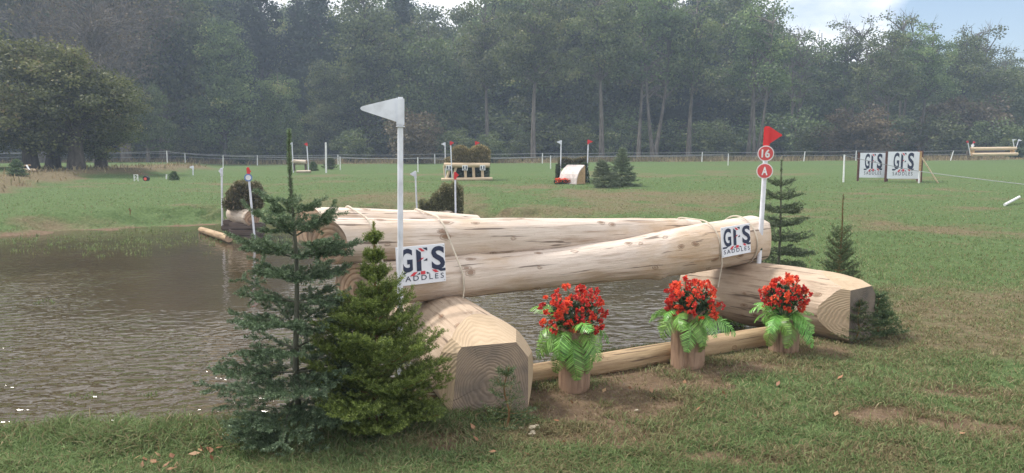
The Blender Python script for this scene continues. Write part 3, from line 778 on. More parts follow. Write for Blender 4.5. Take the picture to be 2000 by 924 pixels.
# ------------------------------------------------------------------ flags
def jump_flag(base, top, side, colour, label, discs=None, r=0.021, flag_w=0.25, flag_h=0.19, group=None, face=None):
    base = Vector(base); top = Vector(top); L = (top - base).length
    o = thing('jump_flag', label, 'jump flag', base, group=group)
    z = (top - base).normalized(); y = Vector((base.x, base.y, 0)).normalized() if face is None else Vector(face).normalized()
    x = y.cross(z).normalized(); y = z.cross(x)
    o.matrix_basis = Matrix.Translation(base) @ Matrix((x, y, z)).transposed().to_4x4()
    mb = MB(); mb.tube([(0, 0, 0), (0, 0, L - flag_h * 0.4)], r * 0.92, 14); mb.build('pole', M['plastic'], o, True)
    fm = M['red'] if colour == 'red' else M['plastic']
    f = MB(); s = side
    hw = r * 1.25
    f.box((0, 0, L - flag_h / 2), (2 * hw, 2 * hw, flag_h), bev=hw * 0.35)
    tipz = L - flag_h * 0.42
    pts = [(s * hw * 0.8, L - 0.004), (s * (flag_w - 0.02), tipz + 0.016), (s * (flag_w - 0.006), tipz + 0.01), (s * flag_w, tipz), (s * (flag_w - 0.006), tipz - 0.010), (s * (flag_w - 0.02), tipz - 0.016), (s * hw * 0.8, L - flag_h * 0.86)]
    f.prism(pts, -0.006, 0.006)
    f.box((0, 0, L - flag_h - 0.002), (2.3 * hw, 2.3 * hw, 0.008), bev=0.002)
    f.build('flag', fm, o)
    if discs:
        for ch, zz, rr in discs:
            d = MB(); d.tube([(0, -r - 0.004, zz), (0, -r - 0.018, zz)], [rr, rr], 40); dd = d.build('disc', M['white'], o, True)
            d = MB(); d.tube([(0, -r - 0.018, zz), (0, -r - 0.021, zz)], [rr * 0.88, rr * 0.88], 40); d.build('disc_face', M['disc_red'], dd, True)
            t = MB(); w = rr * (1.02 if len(ch) > 1 else 0.72); hh = rr * 1.05
            text_into(t, ch, -w / 2, zz - hh / 2, w / 2, zz + hh / 2, -r - 0.0235, 0.03)
            t.build('number' if ch[0] in '0123456789' else 'letter', M['white'], dd)
    return o
p = AT(780, 760, 4.98); base = Vector((p.x - 0.003, 4.98, gz(p.x, 4.98))); tp = AT(787, 190, 4.98)
tp.x = AT(782, 190, 4.98).x
jump_flag(base, tp, -1, 'white', 'tall white flag on a white pole at the left of the log jump', flag_w=0.262, flag_h=0.19)
yd = 7.02
b = AT(1477, 560, yd); b.z = 0.05; d_ = (AT(1499, 247, yd) - AT(1482, 515, yd)); tp = AT(1499, 247, yd)
b = AT(1482, 515, yd) - d_.normalized() * 0.42
rf = jump_flag(b, tp, 1, 'red', 'red flag on a leaning white pole with red discs, right of the jump',
          [('16', (AT(1498, 300, yd) - b).length, 0.074), ('A', (AT(1496, 334, yd) - b).length, 0.074)], r=0.024, flag_w=0.135, flag_h=0.19)
t = MB(); zc = (AT(1482, 479, yd) - b).length; t.tube([(-0.004, 0, zc - 0.045), (-0.004, 0, zc + 0.045)], 0.03, 12); t.build('green_tape', M['green_tape'], rf, True)

# ------------------------------------------------------------------ conifers with needles
def needles(segs, density, length, width, tint0, flat=0.0, tipdry=0.05, r=None):
    """segs: array (n,7): p0, p1, level tint"""
    S = np.asarray(segs); p0, p1 = S[:, :3], S[:, 3:6]; L = np.linalg.norm(p1 - p0, axis=1)
    cnt = np.maximum(2, (L * density).astype(int)); idx = np.repeat(np.arange(len(S)), cnt); n = len(idx)
    t = r.random(n); b = p0[idx] * (1 - t)[:, None] + p1[idx] * t[:, None]
    ax = ((p1 - p0) / np.maximum(L, 1e-6)[:, None])[idx]
    rnd = r.normal(size=(n, 3)); rnd[:, 2] = rnd[:, 2] * (1 - flat) + np.abs(rnd[:, 2]) * flat
    perp = rnd - ax * (rnd * ax).sum(1)[:, None]; perp /= np.maximum(np.linalg.norm(perp, axis=1), 1e-6)[:, None]
    d = perp * 0.82 + ax * 0.57
    ln = length * (0.75 + 0.5 * r.random(n)) * np.where(t > 0.9, 0.8, 1.0)
    w = np.cross(d, r.normal(size=(n, 3))); w /= np.maximum(np.linalg.norm(w, axis=1), 1e-6)[:, None]; w *= (width / 2)
    m_ = b + d * (ln * 0.55)[:, None]; tip = b + d * ln[:, None] + ax * (ln * 0.1)[:, None]
    V = np.stack([b, m_ + w, tip, m_ - w], 1).reshape(-1, 3)
    F = (np.arange(n) * 4)[:, None] + np.arange(4)[None]
    ti = np.clip(tint0 + 0.25 * S[idx, 6] + 0.22 * r.normal(size=n) + 0.25 * (t > 0.8), 0, 1)
    return V, F, np.repeat(ti, 4)
def conifer_meshes(seed, H, Rb, whorls, per, style, dens, nl, nw, expo=0.8, inter_n=2, l3min=0.0, wvar=0.0, prof=None, skip=0.10, leader=0.16, droop=0.0, up_top=0.9, side_lean=(0, 0), bare=0.02, taper=0.85, twig_step=0.055):
    r = np.random.default_rng(seed)
    trunk = MB(); segs = []; br = MB()
    def tp(t): return Vector((side_lean[0] * t * t + 0.012 * math.sin(t * 9 + seed), side_lean[1] * t * t + 0.012 * math.cos(t * 7 + seed), H * t))
    ts = [i / 14 for i in range(15)]
    trunk.tube([tp(t) for t in ts], [max(0.0035, 0.017 * H / 1.7 * (1 - t) ** 0.8 + 0.003) for t in ts], 9)
    def seg_chain(P, lv):
        for a, b in zip(P[:-1], P[1:]): segs.append((*a, *b, lv))
    # needles on the leader
    [seg_chain([tp(t) for t in np.linspace(1 - leader, 1.0, 5)], 1.4) for _ in range(2)]
    hs = bare + (1 - leader * 0.92 - bare) * (np.linspace(0, 1, whorls)) ** taper
    for wi, t in enumerate(hs):
        nb = per + int(r.integers(-1, 2)); a0 = r.random() * 6.28
        inter = inter_n if wi < whorls - 2 else 0; wf = 1 + wvar * (1 if wi % 2 else -1)
        for k in range(nb + inter):
            small = k >= nb
            a = a0 + k * 2 * math.pi / max(1, nb) + r.normal() * 0.18
            tt = t + (0.4 * (r.random()) / whorls if small else 0)
            Lb = Rb * (1 - tt / (1.0 - leader * 0.35)) ** expo * wf * (0.8 + 0.36 * r.random()) * (0.45 if small else 1) + 0.05 * H / 1.7
            if prof: Lb = Rb * float(np.interp(tt, [p_[0] for p_ in prof], [p_[1] for p_ in prof])) * (0.62 + 0.68 * r.random()) * (0.6 if small else 1)
            el = (up_top * tt ** 1.6 - droop * (1 - tt)) + r.normal() * 0.08
            p = tp(min(tt, 0.99)); d = Vector((math.cos(a) * math.cos(el), math.sin(a) * math.cos(el), math.sin(el)))
            side = Vector((-math.sin(a), math.cos(a), 0)); upv = side.cross(d) * -1
            if upv.z < 0: upv = -upv
            n = max(4, int(Lb / twig_step)); P = [p]
            for i in range(1, n + 1):
                s = i / n
                P.append(p + d * (Lb * s) + upv * (Lb * 0.10 * s * s * (1 if style == 'fir' else 1.6)) + side * (Lb * 0.04 * math.sin(s * 3 + a)))
            br.tube(P, [max(0.0016, 0.006 * (H / 1.7) * (1 - i / (n + 1)) * (Lb / Rb + 0.3)) for i in range(n + 1)], 5, caps=False)
            seg_chain(P[1:] if Lb < 0.2 else P[max(1, n // 4):], 0.1)
            for i in range(1, n + 1):
                s = i / n
                if s < 0.16: continue
                for sd_ in (-1, 1):
                    if r.random() < skip: continue
                    l2 = min(Lb * (1.02 - s) * 0.62 + 0.045, 0.34 * H / 1.2) * (0.75 + 0.5 * r.random())
                    if i == n: l2 = 0.07 * H / 1.7 * (0.7 + .6 * r.random())
                    d2 = (d * 0.68 + side * sd_ * 0.8 + upv * ((0.02 if style == 'fir' else 0.25) + 0.16 * r.normal())).normalized()
                    q0 = P[i]; q1 = q0 + d2 * l2 * 0.55; q2 = q0 + d2 * l2 + upv * 0.10 * l2
                    lv = -0.35 + 0.7 * s
                    seg_chain([q0, q1, q2], lv)
                    m = int(l2 / (twig_step * 0.95)) if l2 > l3min else 0
                    for j in range(1, m + 1):
                        for s3 in (-1, 1):
                            l3 = (l2 * (1.05 - j / (m + 1)) * 0.5 + 0.02) * (0.7 + 0.5 * r.random())
                            d3 = (d2 * 0.7 + (d2.cross(upv)) * s3 * 0.75 + upv * ((0.05 if style == 'fir' else 0.35) + 0.2 * r.normal())).normalized()
                            c0 = q0.lerp(q2, j / (m + 1)); segs.append((*c0, *(c0 + d3 * l3), lv + 0.15))
    V, F, ti = needles(segs, dens, nl, nw, 0.42, 0.35 if style == 'fir' else 0.15, r=r)
    return trunk, br, V, F, ti, len(segs)
def conifer(name, label, cat, loc, mat, barkm, group=None, rz=0, **kw):
    trunk, br, V, F, ti, ns_ = conifer_meshes(**kw)
    o = thing(name, label, cat, loc, rz, group)
    trunk.build('trunk', barkm, o, True)
    br.build('branches', barkm, o, True)
    me = np_mesh('crown', V, F, {'tint': ti}); link('crown', me, mat, o)
    return o
g = G(586, 836)
conifer('fir_tree', 'tall blue-green fir with airy tiers standing at the pond edge left of the jump', 'fir tree', (g.x, g.y, gz(g.x, g.y)), M['fir'], M['bark_fir'], rz=0.4,
        seed=3, H=1.735, Rb=0.46, whorls=10, per=5, prof=[(0, 1.18), (.12, 1.06), (.25, .92), (.4, .78), (.5, .68), (.63, .64), (.68, .42), (.78, .38), (1, .3)], skip=0.22, style='fir', dens=1150, nl=0.020, nw=0.0042, leader=0.30, droop=0.10, up_top=0.8, twig_step=0.088, taper=0.92, expo=0.55, inter_n=0, l3min=0.09, wvar=0.1)
g = G(738, 838)
conifer('spruce_tree', 'dense bright green young spruce in front of the left support log', 'spruce tree', (g.x, g.y, gz(g.x, g.y)), M['spruce'], M['bark_twig'], rz=1.0,
        seed=5, H=1.21, Rb=0.40, whorls=13, per=7, style='spruce', dens=800, nl=0.015, nw=0.0036, leader=0.12, droop=-0.10, up_top=1.25, twig_step=0.055, taper=1.3, l3min=0.06, prof=[(0, .85), (.2, 1), (.36, .9), (.52, .58), (.62, .34), (.72, .2), (.85, .11), (1, .05)])
g = G(990, 828)
conifer('spruce_sprig', 'small sparse spruce sprig leaning against the sawn end of the left support log', 'spruce sprig', (g.x, g.y - 0.05, gz(g.x, g.y) - 0.02), M['spruce_dark'], M['bark_twig'], rz=2.0,
        seed=8, H=0.38, Rb=0.18, whorls=5, per=4, inter_n=0, l3min=.2, style='fir', dens=420, nl=0.016, nw=0.0034, leader=0.16, droop=-0.25, up_top=0.9, twig_step=0.035)
p = AT(1523, 520, 8.4)
conifer('fir_tree', 'slender dark fir with flat tiers just behind the red flag pole', 'fir tree', (p.x - 0.02, 8.4, gz(p.x, 8.4)), M['fir'], M['bark_fir'], rz=0.9,
        seed=12, H=1.66, Rb=0.52, whorls=9, per=5, style='fir', dens=430, nl=0.022, nw=0.0055, leader=0.20, droop=0.05, up_top=0.55, twig_step=0.08, taper=0.9)
p = AT(1640, 530, 8.6)
conifer('spruce_tree', 'thin pointed young spruce with a bare top shoot, behind the right support log', 'spruce tree', (p.x, 8.6, gz(p.x, 8.6)), M['spruce_dark'], M['bark_twig'], rz=0.2,
        seed=15, H=1.16, Rb=0.25, whorls=8, per=5, inter_n=1, l3min=.12, style='spruce', dens=380, nl=0.017, nw=0.005, leader=0.46, droop=-0.35, up_top=1.3, twig_step=0.06)
g = G(1672, 668)
conifer('spruce_sprig', 'small dark spruce sprig against the sawn end of the right support log', 'spruce sprig', (g.x, g.y - 0.02, g.z), M['spruce_dark'], M['bark_twig'], rz=0.2,
        seed=18, H=0.36, Rb=0.18, whorls=6, per=5, inter_n=0, l3min=.2, style='fir', dens=380, nl=0.018, nw=0.0044, leader=0.15, droop=-0.3, up_top=0.8, twig_step=0.04)
g = G(1712, 655)
conifer('spruce_tree', 'low bushy green spruce on the grass right of the right support log', 'spruce tree', (g.x, g.y, g.z), M['spruce_dark'], M['bark_twig'], rz=0.7,
        seed=21, H=0.38, Rb=0.22, whorls=6, per=6, l3min=.1, inter_n=1, style='spruce', dens=420, nl=0.02, nw=0.0048, leader=0.12, droop=-0.1, up_top=0.7, twig_step=0.05)
p = G(1440, 640)
conifer('spruce_sprig', 'small green sprig at the water edge between the two right flower pots', 'spruce sprig', (p.x, p.y + .1, gz(p.x, p.y)), M['spruce'], M['bark_twig'],
        seed=24, H=0.22, Rb=0.22, whorls=5, per=6, style='spruce', dens=420, nl=0.02, nw=0.0048, leader=0.12, droop=-0.1, up_top=0.7, twig_step=0.05)
g = G(1214, 364)
conifer('fir_tree', 'dark fir standing alone on the field right of the ramp jump', 'fir tree', g, M['fir_field'], M['bark_fir'],
        seed=31, H=1.50, Rb=0.66, expo=1.05, whorls=13, per=7, style='fir', dens=150, nl=0.045, nw=0.013, leader=0.14, droop=0.12, up_top=0.8, twig_step=0.12)
g = G(1180, 366)
conifer('fir_tree', 'lower leaning fir touching the lone fir on the field', 'fir tree', g, M['fir_field'], M['bark_fir'],
        seed=33, H=0.98, Rb=0.66, whorls=10, per=6, style='fir', dens=130, nl=0.045, nw=0.013, leader=0.14, droop=0.15, up_top=0.8, twig_step=0.13, side_lean=(-0.15, 0))
for px, py, hpx, lab in [(645, 331, 26, 'small conifer beside the plain white post in front of the wood'), (612, 334, 17, 'small low conifer right of the far white log'),
                         (340, 352, 15, 'tiny conifer bush on the field between the small white flag and the lamp'), (33, 343, 30, 'small conifer by the far jump under the oaks')]:
    g = G(px, py); Hh = hpx * g.y / F_PX
    conifer('small_conifer', lab, 'conifer', g, M['spruce_dark'], M['bark_twig'], group='small conifers on the far field', seed=px, H=Hh, Rb=Hh * 0.55, whorls=7, per=6, style='spruce',
            dens=60, nl=0.07, nw=0.03, leader=0.15, droop=-0.1, up_top=0.7, twig_step=0.16)

# ------------------------------------------------------------------ flower planters
def frond_mesh(seed, L, drop, wid):
    r = np.random.default_rng(seed); V = []; Fq = []; ti = []
    n = 26; P = []
    a0 = 0.9
    x = 0.0; z = 0.0
    for i in range(n + 1):
        s = i / n; el = a0 - drop * s ** 0.85; P.append((x, z, el)); x += math.cos(el) * L / n; z += math.sin(el) * L / n
    def quad(a, b, c, d, t):
        k = len(V); V.extend([a, b, c, d]); Fq.append((k, k + 1, k + 2, k + 3)); ti.extend([t] * 4)
    for i in range(n):
        a, b = P[i], P[i + 1]; w = 0.0022
        quad((a[0], -w, a[1]), (a[0], w, a[1]), (b[0], w, b[1]), (b[0], -w, b[1]), 0.2)
        s = i / n
        if s < 0.12: continue
        l = wid * math.sin(math.pi * min(1, (s - 0.05) / 0.98) ** 0.75) ** 0.8 + 0.006
        for sd_ in (-1, 1):
            el = a[2]; f = Vector((math.cos(el), 0, math.sin(el))); u = Vector((-math.sin(el), 0, math.cos(el)))
            d = (f * 0.55 + Vector((0, sd_, 0)) * 0.85 + u * (-0.12 + 0.12 * r.normal())).normalized()
            p = Vector((a[0], 0, a[1])); hw = L / n * 0.34
            q = p + d * l * 0.6 - u * l * 0.06; e = p + d * l - u * l * 0.22
            t = float(np.clip(0.45 + 0.22 * r.normal(), 0, 0.75))
            quad(tuple(p - f * hw * 0.8), tuple(p + f * hw * 0.8), tuple(q + f * hw), tuple(q - f * hw), t)
            quad(tuple(q - f * hw), tuple(q + f * hw), tuple(e + f * 0.001), tuple(e - f * 0.001), t)
    return np_mesh('fern_frond', np.array(V), np.array(Fq), {'tint': ti})
def flower_mesh(seed, rad=0.021):
    r = np.random.default_rng(seed); V = []; F = []; ti = []
    def petal(d, c, l, w, t):
        d = Vector(d).normalized(); s = d.cross(Vector(r.normal(size=3))).normalized(); k = len(V)
        c = Vector(c)
        V.extend([tuple(c), tuple(c + d * l * 0.6 + s * w), tuple(c + d * l), tuple(c + d * l * 0.6 - s * w)]); F.append((k, k + 1, k + 2, k + 3)); ti.extend([t] * 4)
    for j in range(5):                       # a head of several blossoms
        c = r.normal(size=3) * rad * 0.45
        out = Vector(c) + Vector((0, 0, rad * 0.3))
        for k in range(9):
            d = Vector(r.normal(size=3)) + out.normalized() * 0.6
            petal(d, c, rad * (0.6 + 0.4 * r.random()), rad * 0.32, float(np.clip(0.45 + 0.25 * r.normal(), 0, 0.8)))
        for k in range(2): petal(Vector(r.normal(size=3)) + out.normalized(), c, rad * 0.8, rad * 0.07, 1.0)
    return np_mesh('flower_head', np.array(V), np.array(F), {'tint': ti})
FR = [frond_mesh(i, L, d, w) for i, (L, d, w) in enumerate([(0.30, 2.4, 0.072), (0.33, 2.15, 0.078), (0.27, 2.6, 0.07), (0.30, 1.8, 0.066)])]
for m_ in FR: m_.materials.append(M['fern'])
FL = [flower_mesh(100 + i, 0.026) for i in range(5)]
for m_ in FL: m_.materials.append(M['flower'])
def planter(px, py, w_px, stump_px, top_px, seed, label, droop_extra, nfr, ncr=52, spread=1.0, splits=0, fz=0.0, dx=0.0):
    g = G(px, py); d = g.y; k = d / F_PX * 1.01
    sr = w_px * k / 2; sh = stump_px * k; H = (py - top_px) * k
    o = thing('flower_planter', label, 'flower planter', (g.x, g.y, g.z - 0.015), group='flower planters on log stumps')
    r = np.random.default_rng(seed)
    mb = MB(); n = 30; seg = 36; rows = 12; V = []; Fs = []
    for i in range(rows):
        z = sh * i / (rows - 1)
        for j in range(seg):
            a = 2 * math.pi * j / seg
            rr = sr * (1 + 0.035 * math.sin(3 * a + seed) + 0.02 * math.sin(7 * a + seed * 2) + 0.015 * math.sin(5 * z / sh + a))
            for q in range(splits):
                dt = math.atan2(math.sin(a - (-1.9 + q * 0.75)), math.cos(a - (-1.9 + q * 0.75)))
                rr -= sr * 0.16 * math.exp(-(dt / 0.07) ** 2)
            V.append((rr * math.cos(a), rr * math.sin(a), z))
    for i in range(rows - 1):
        for j in range(seg): Fs.append((i * seg + j, i * seg + (j + 1) % seg, (i + 1) * seg + (j + 1) % seg, (i + 1) * seg + j))
    Fs.append(tuple((rows - 1) * seg + j for j in range(seg)))
    mb.add(V, Fs); st = mb.build('stump', M['stump_v'], o, True)
    zb = sh * 0.93 + fz - 0.02
    for i in range(nfr):
        a = 2 * math.pi * (i + 0.3 * r.random()) / nfr + seed
        f = bpy.data.objects.new('fern_frond', FR[int(r.integers(0, len(FR)))]); COL.objects.link(f); f.parent = o
        s = (0.62 + 0.42 * r.random()) * spread
        f.location = (0.03 * math.cos(a), 0.03 * math.sin(a), zb + 0.02 * r.random())
        f.rotation_euler = (r.normal() * 0.4, droop_extra + (-0.25, 0.3, 0.85)[i % 3] + 0.3 * r.normal(), a); f.scale = (s, s, s)
    # flower mass
    cr = min(0.15, 0.5 * (H - zb) * 0.95) * spread
    cz = H - cr * 0.92
    sm = MB()
    heads = []
    for i in range(ncr):
        u = (i + 0.5) / ncr; ph = math.acos(1 - 1.62 * u); a = i * 2.39996 + r.normal() * 0.15
        q = Vector((math.sin(ph) * math.cos(a) * cr * 1.12, math.sin(ph) * math.sin(a) * cr * 1.0, math.cos(ph) * cr * 0.92)) * (0.80 + 0.34 * r.random()) * (1 + 0.14 * math.sin(a * 2 + seed * 2) * math.sin(ph))
        c = q + Vector((dx, 0, cz)); heads.append((c, q.normalized()))
        f = bpy.data.objects.new('flower_head', FL[int(r.integers(0, 5))]); COL.objects.link(f); f.parent = o
        f.location = c; f.rotation_mode = 'QUATERNION'; f.rotation_quaternion = q.to_track_quat('Z', 'Y'); s = 0.7 + 0.6 * r.random(); f.scale = (s, s, s)
        b = Vector((0, 0, zb)); m1 = b.lerp(c, 0.5) + q * 0.15
        sm.tube([b, m1, c], 0.0022, 5, caps=False)
    sm.build('stems', M['stem'], o, True)
    n = 520; c = np.array([0, 0, cz]) + np.array([dx, 0, 0]); q = r.normal(size=(n, 3)); q /= np.linalg.norm(q, axis=1)[:, None]; q[:, 2] = q[:, 2] * 0.66
    q *= (0.45 + 0.5 * r.random(n))[:, None] * cr
    V, F, ti = leaf_cards(c + q, 0.022, 0.045, r, upb=0.2)
    me = np_mesh('leaf_mass', V, F, {'tint': ti}); link('leaf_mass', me, M['dleaf'], o)
    return o
def leaf_cards(C, w, l, r, upb=0.3, tint=None, dirs=None, shape=0.5, spread=0.25, nout=None):
    n = len(C)
    d = r.normal(size=(n, 3)) if dirs is None else dirs + r.normal(size=(n, 3)) * 0.5
    d /= np.maximum(np.linalg.norm(d, axis=1), 1e-6)[:, None]
    nr = r.normal(size=(n, 3)); nr[:, 2] = np.abs(nr[:, 2]) + upb * 2
    if nout is not None: nr = r.normal(size=(n, 3)) * 0.6 + nout
    s = np.cross(d, nr); s /= np.maximum(np.linalg.norm(s, axis=1), 1e-6)[:, None]
    ll = (l * (0.7 + 0.6 * r.random(n)))[:, None]; ww = (w * (0.7 + 0.6 * r.random(n)))[:, None] / 2
    V = np.stack([C - d * ll / 2, C + s * ww, C + d * ll / 2, C - s * ww], 1).reshape(-1, 3)
    F = (np.arange(n) * 4)[:, None] + np.arange(4)[None]
    t = r.random(n) * 0.7 if tint is None else tint
    return V, F, np.repeat(np.clip(t + spread * 0.5 * r.normal(size=n), 0, 1), 4)
def mat_stump():
    # vertical grain: same peeled wood with the grain turned upright
    m = M['stump'].copy(); m.name = 'upright_stump_wood'
    for nd in m.node_tree.nodes:
        if nd.type == 'MAPPING':
            s = nd.inputs['Scale'].default_value; nd.inputs['Scale'].default_value = (s[2], s[1], s[0])
    return m
M['stump_v'] = mat_stump()
M['stem'] = mat_paint('green_stem', (0.06, 0.14, 0.05), 0.6)
planter(1120, 758, 62, 128, 555, 1, 'red flowers with drooping ferns on the reddish stump nearest the left support log', 0.1, 24, 62, 1.25, 0, 0.0)
planter(1341, 711, 66, 112, 540, 2, 'red flowers with ferns on the split grey stump, middle of the three planters', 0.15, 26, 62, 1.25, 4, -0.02, 0.03)
planter(1529, 686, 56, 62, 534, 3, 'red flowers with spreading ferns on the shortest stump before the right support log', -0.2, 20, 54, 1.1, 2, 0.06)

# ------------------------------------------------------------------ brush and small jumps
def brush_mesh(seed, inside, lo, hi, n, l, w, up=0.8):
    r = np.random.default_rng(seed); P = r.uniform(lo, hi, size=(n * 3, 3)); P = P[inside(P)][:n]
    dirs = r.normal(size=(len(P), 3)) * (1 - up) + np.array([0, 0, up])
    tint = r.random(len(P)) * 0.65 + 0.4 * (r.random(len(P)) < 0.12)
    zt = (P[:, 2] - lo[2]) / (hi[2] - lo[2])
    return leaf_cards(P, w, l, r, 0.0, tint + 0.15 * zt, dirs)
def brush(name, parent, mat, seed, inside, lo, hi, n, l, w, up=0.6):
    V, F, ti = brush_mesh(seed, inside, np.array(lo, float), np.array(hi, float), n, l, w, up)
    me = np_mesh(name, V, F, {'tint': ti}); return link(name, me, mat, parent)
def simple_log(mb, a, b, r0, r1=None, seg=18, mi=0):
    a = Vector(a); b = Vector(b); r1 = r1 or r0; n = 8; u = (b - a).normalized()
    pts = [a, a + u * r0 * 0.12] + [a.lerp(b, i / n) for i in range(1, n)] + [b - u * r1 * 0.12, b]
    rr = [r0 * 0.9, r0] + [r0 + (r1 - r0) * i / n for i in range(1, n)] + [r1, r1 * 0.9]
    mb.tube(pts, rr, seg, mi, True, 0.012); return mb
def log_part(name, parent, a, b, r0, mat, r1=None, seg=22, end=None):
    """a log as part: local x is the grain"""
    Mx, L = frame_from(a, b); r1 = r1 or r0; mb = MB()
    simple_log(mb, (0, 0, 0), (L, 0, 0), r0, r1, seg)
    o = mb.build(name, [mat, end or M['beam_end']], parent, True)
    for p in o.data.polygons:
        if len(p.vertices) > 6: p.material_index = 1
    o.matrix_local = Mx
    return o

# (a) water drop jump on the left
def left_jump():
    k = 15.8 / F_PX
    b = ATZ(470, 466, WATER_Z - 0.02); base = Vector((b.x, b.y, WATER_Z - 0.03))
    o = thing('log_jump', 'pale log with a brush top on dark stacked sleepers at the pond edge', 'log jump', base, R(0))
    X = lambda px: (px - 470) * base.y / F_PX
    Z = lambda py: (466 - py) * base.y / F_PX * 1.0
    log_part('log', o, (X(436), 0.65, Z(421)), (X(496), -0.05, Z(424)), 0.185, M['white_log'], 0.185)
    for px0, px1, py0, y in [(418, 470, 438, 0.6), (414, 466, 449, 0.6)]:
        mb = MB(); mb.box(((X(px0) + X(px1)) / 2, y, Z(py0)), (X(px1) - X(px0), 0.22, 0.125), bev=0.02); mb.build('sleeper', M['sleeper'], o)
    for px0, px1, py0, y in [(450, 516, 440, 0.05), (448, 514, 453, 0.02), (446, 512, 465, 0.0)]:
        mb = MB(); mb.box(((X(px0) + X(px1)) / 2, y, Z(py0)), (X(px1) - X(px0), 0.26, 0.13), bev=0.02); mb.build('sleeper', M['sleeper'], o)
    lo = (X(434), 0.05, Z(410)); hi = (X(505), 0.55, Z(352))
    def ins(P):
        x = P[:, 0]; z = P[:, 2]; y = P[:, 1]
        cx_, cz_ = X(475), Z(385)
        big = ((x - cx_) / (X(505) - cx_ + 0.02)) ** 2 + ((z - cz_) / (Z(353) - cz_)) ** 2 < 1.0 + 0.25 * np.sin(x * 17) * np.cos(z * 13)
        sml = (x < X(462)) & (z < Z(382) + 0.05 * np.sin(x * 20))
        low = (x > X(450)) & (x < X(500)) & (z < Z(385))
        return (big | sml | low) & (np.abs(y - 0.3) < 0.26)
    brush('brush', o, M['brush_dark'], 41, ins, lo, hi, 7500, 0.09, 0.022, 0.5)
    w = jump_flag(AT(433, 412, 16.3) - Vector((0, 0, 0.35)), AT(433, 328, 16.3), -1, 'white', 'white flag seen edge-on at the left of the pond-edge log', r=0.022, flag_w=0.07, flag_h=0.17, group=None)
    bb = AT(498, 458, 15.5); bb.z = WATER_Z - 0.15
    f = jump_flag(bb, AT(484, 327, 15.5), 1, 'red', 'red flag seen edge-on, its leaning pole at the right of the pond-edge log', r=0.024, flag_w=0.06, flag_h=0.2)
    mb = MB(); L = (AT(484, 347, 15.5) - bb).length; mb.tube([(-0.01, -0.02, L), (-0.01, -0.05, L)], 0.08, 20); d = mb.build('disc', M['blue'], f, True)
    mb = MB(); mb.tube([(-0.01, -0.05, L), (-0.01, -0.055, L)], 0.055, 20); mb.build('disc_face', M['white'], d, True)
    p0, p1 = ATZ(393, 449, WATER_Z + 0.06), ATZ(447, 466, WATER_Z + 0.10)
    l = log_obj('pole_log', p0, p1 , [0.07, 0.075], (), [M['edge'], M['beam_end'], M['edge']], 20, wob=0.01, seg=20)
    tag(l, 'short brown pole log floating beside the dark sleepers', 'log')
left_jump()

# (b) brush jump behind the main jump
def mid_jump():
    D = 17.5
    base = AT(860, 440, D); base.z = gz(base.x, D) - 0.05
    X = lambda px: (px - 860) * D / F_PX
    zz = lambda py: AT(860, py, D).z - base.z
    o = thing('brush_jump', 'dark sloping brush fence on a pale log beyond the main jump', 'brush jump', base)
    log_part('log', o, (X(820), 0.35, zz(424)), (X(882), -0.1, zz(427)), 0.19, M['white_log'])
    def ins(P):
        x = P[:, 0]; z = P[:, 2]
        top = np.interp(x, [X(818), X(840), X(848), X(862), X(885), X(901)], [zz(394), zz(390), zz(378), zz(362), zz(356), zz(362)])
        return (z < top + 0.04 * np.sin(x * 23)) & (x > X(818)) & (x < X(903)) & (z > np.interp(x, [X(818), X(880), X(902)], [zz(412), zz(420), zz(420)]))
    brush('brush', o, M['brush_dark'], 43, ins, (X(815), -0.05, zz(424)), (X(904), 0.55, zz(352)), 10500, 0.09, 0.022, 0.5)
    jump_flag(AT(815, 412, D) - Vector((0, 0, 0.3)), AT(811, 334, D - 0.1), -1, 'white', 'small white flag at the left of the sloping brush fence', r=0.022, flag_w=0.125, flag_h=0.16)
    f = jump_flag(AT(890, 424, D - 0.35) - Vector((0, 0, 0.1)), AT(889, 336, D - 0.35), 1, 'red', 'small red flag before the right side of the sloping brush fence', r=0.022, flag_w=0.085, flag_h=0.17)
mid_jump()

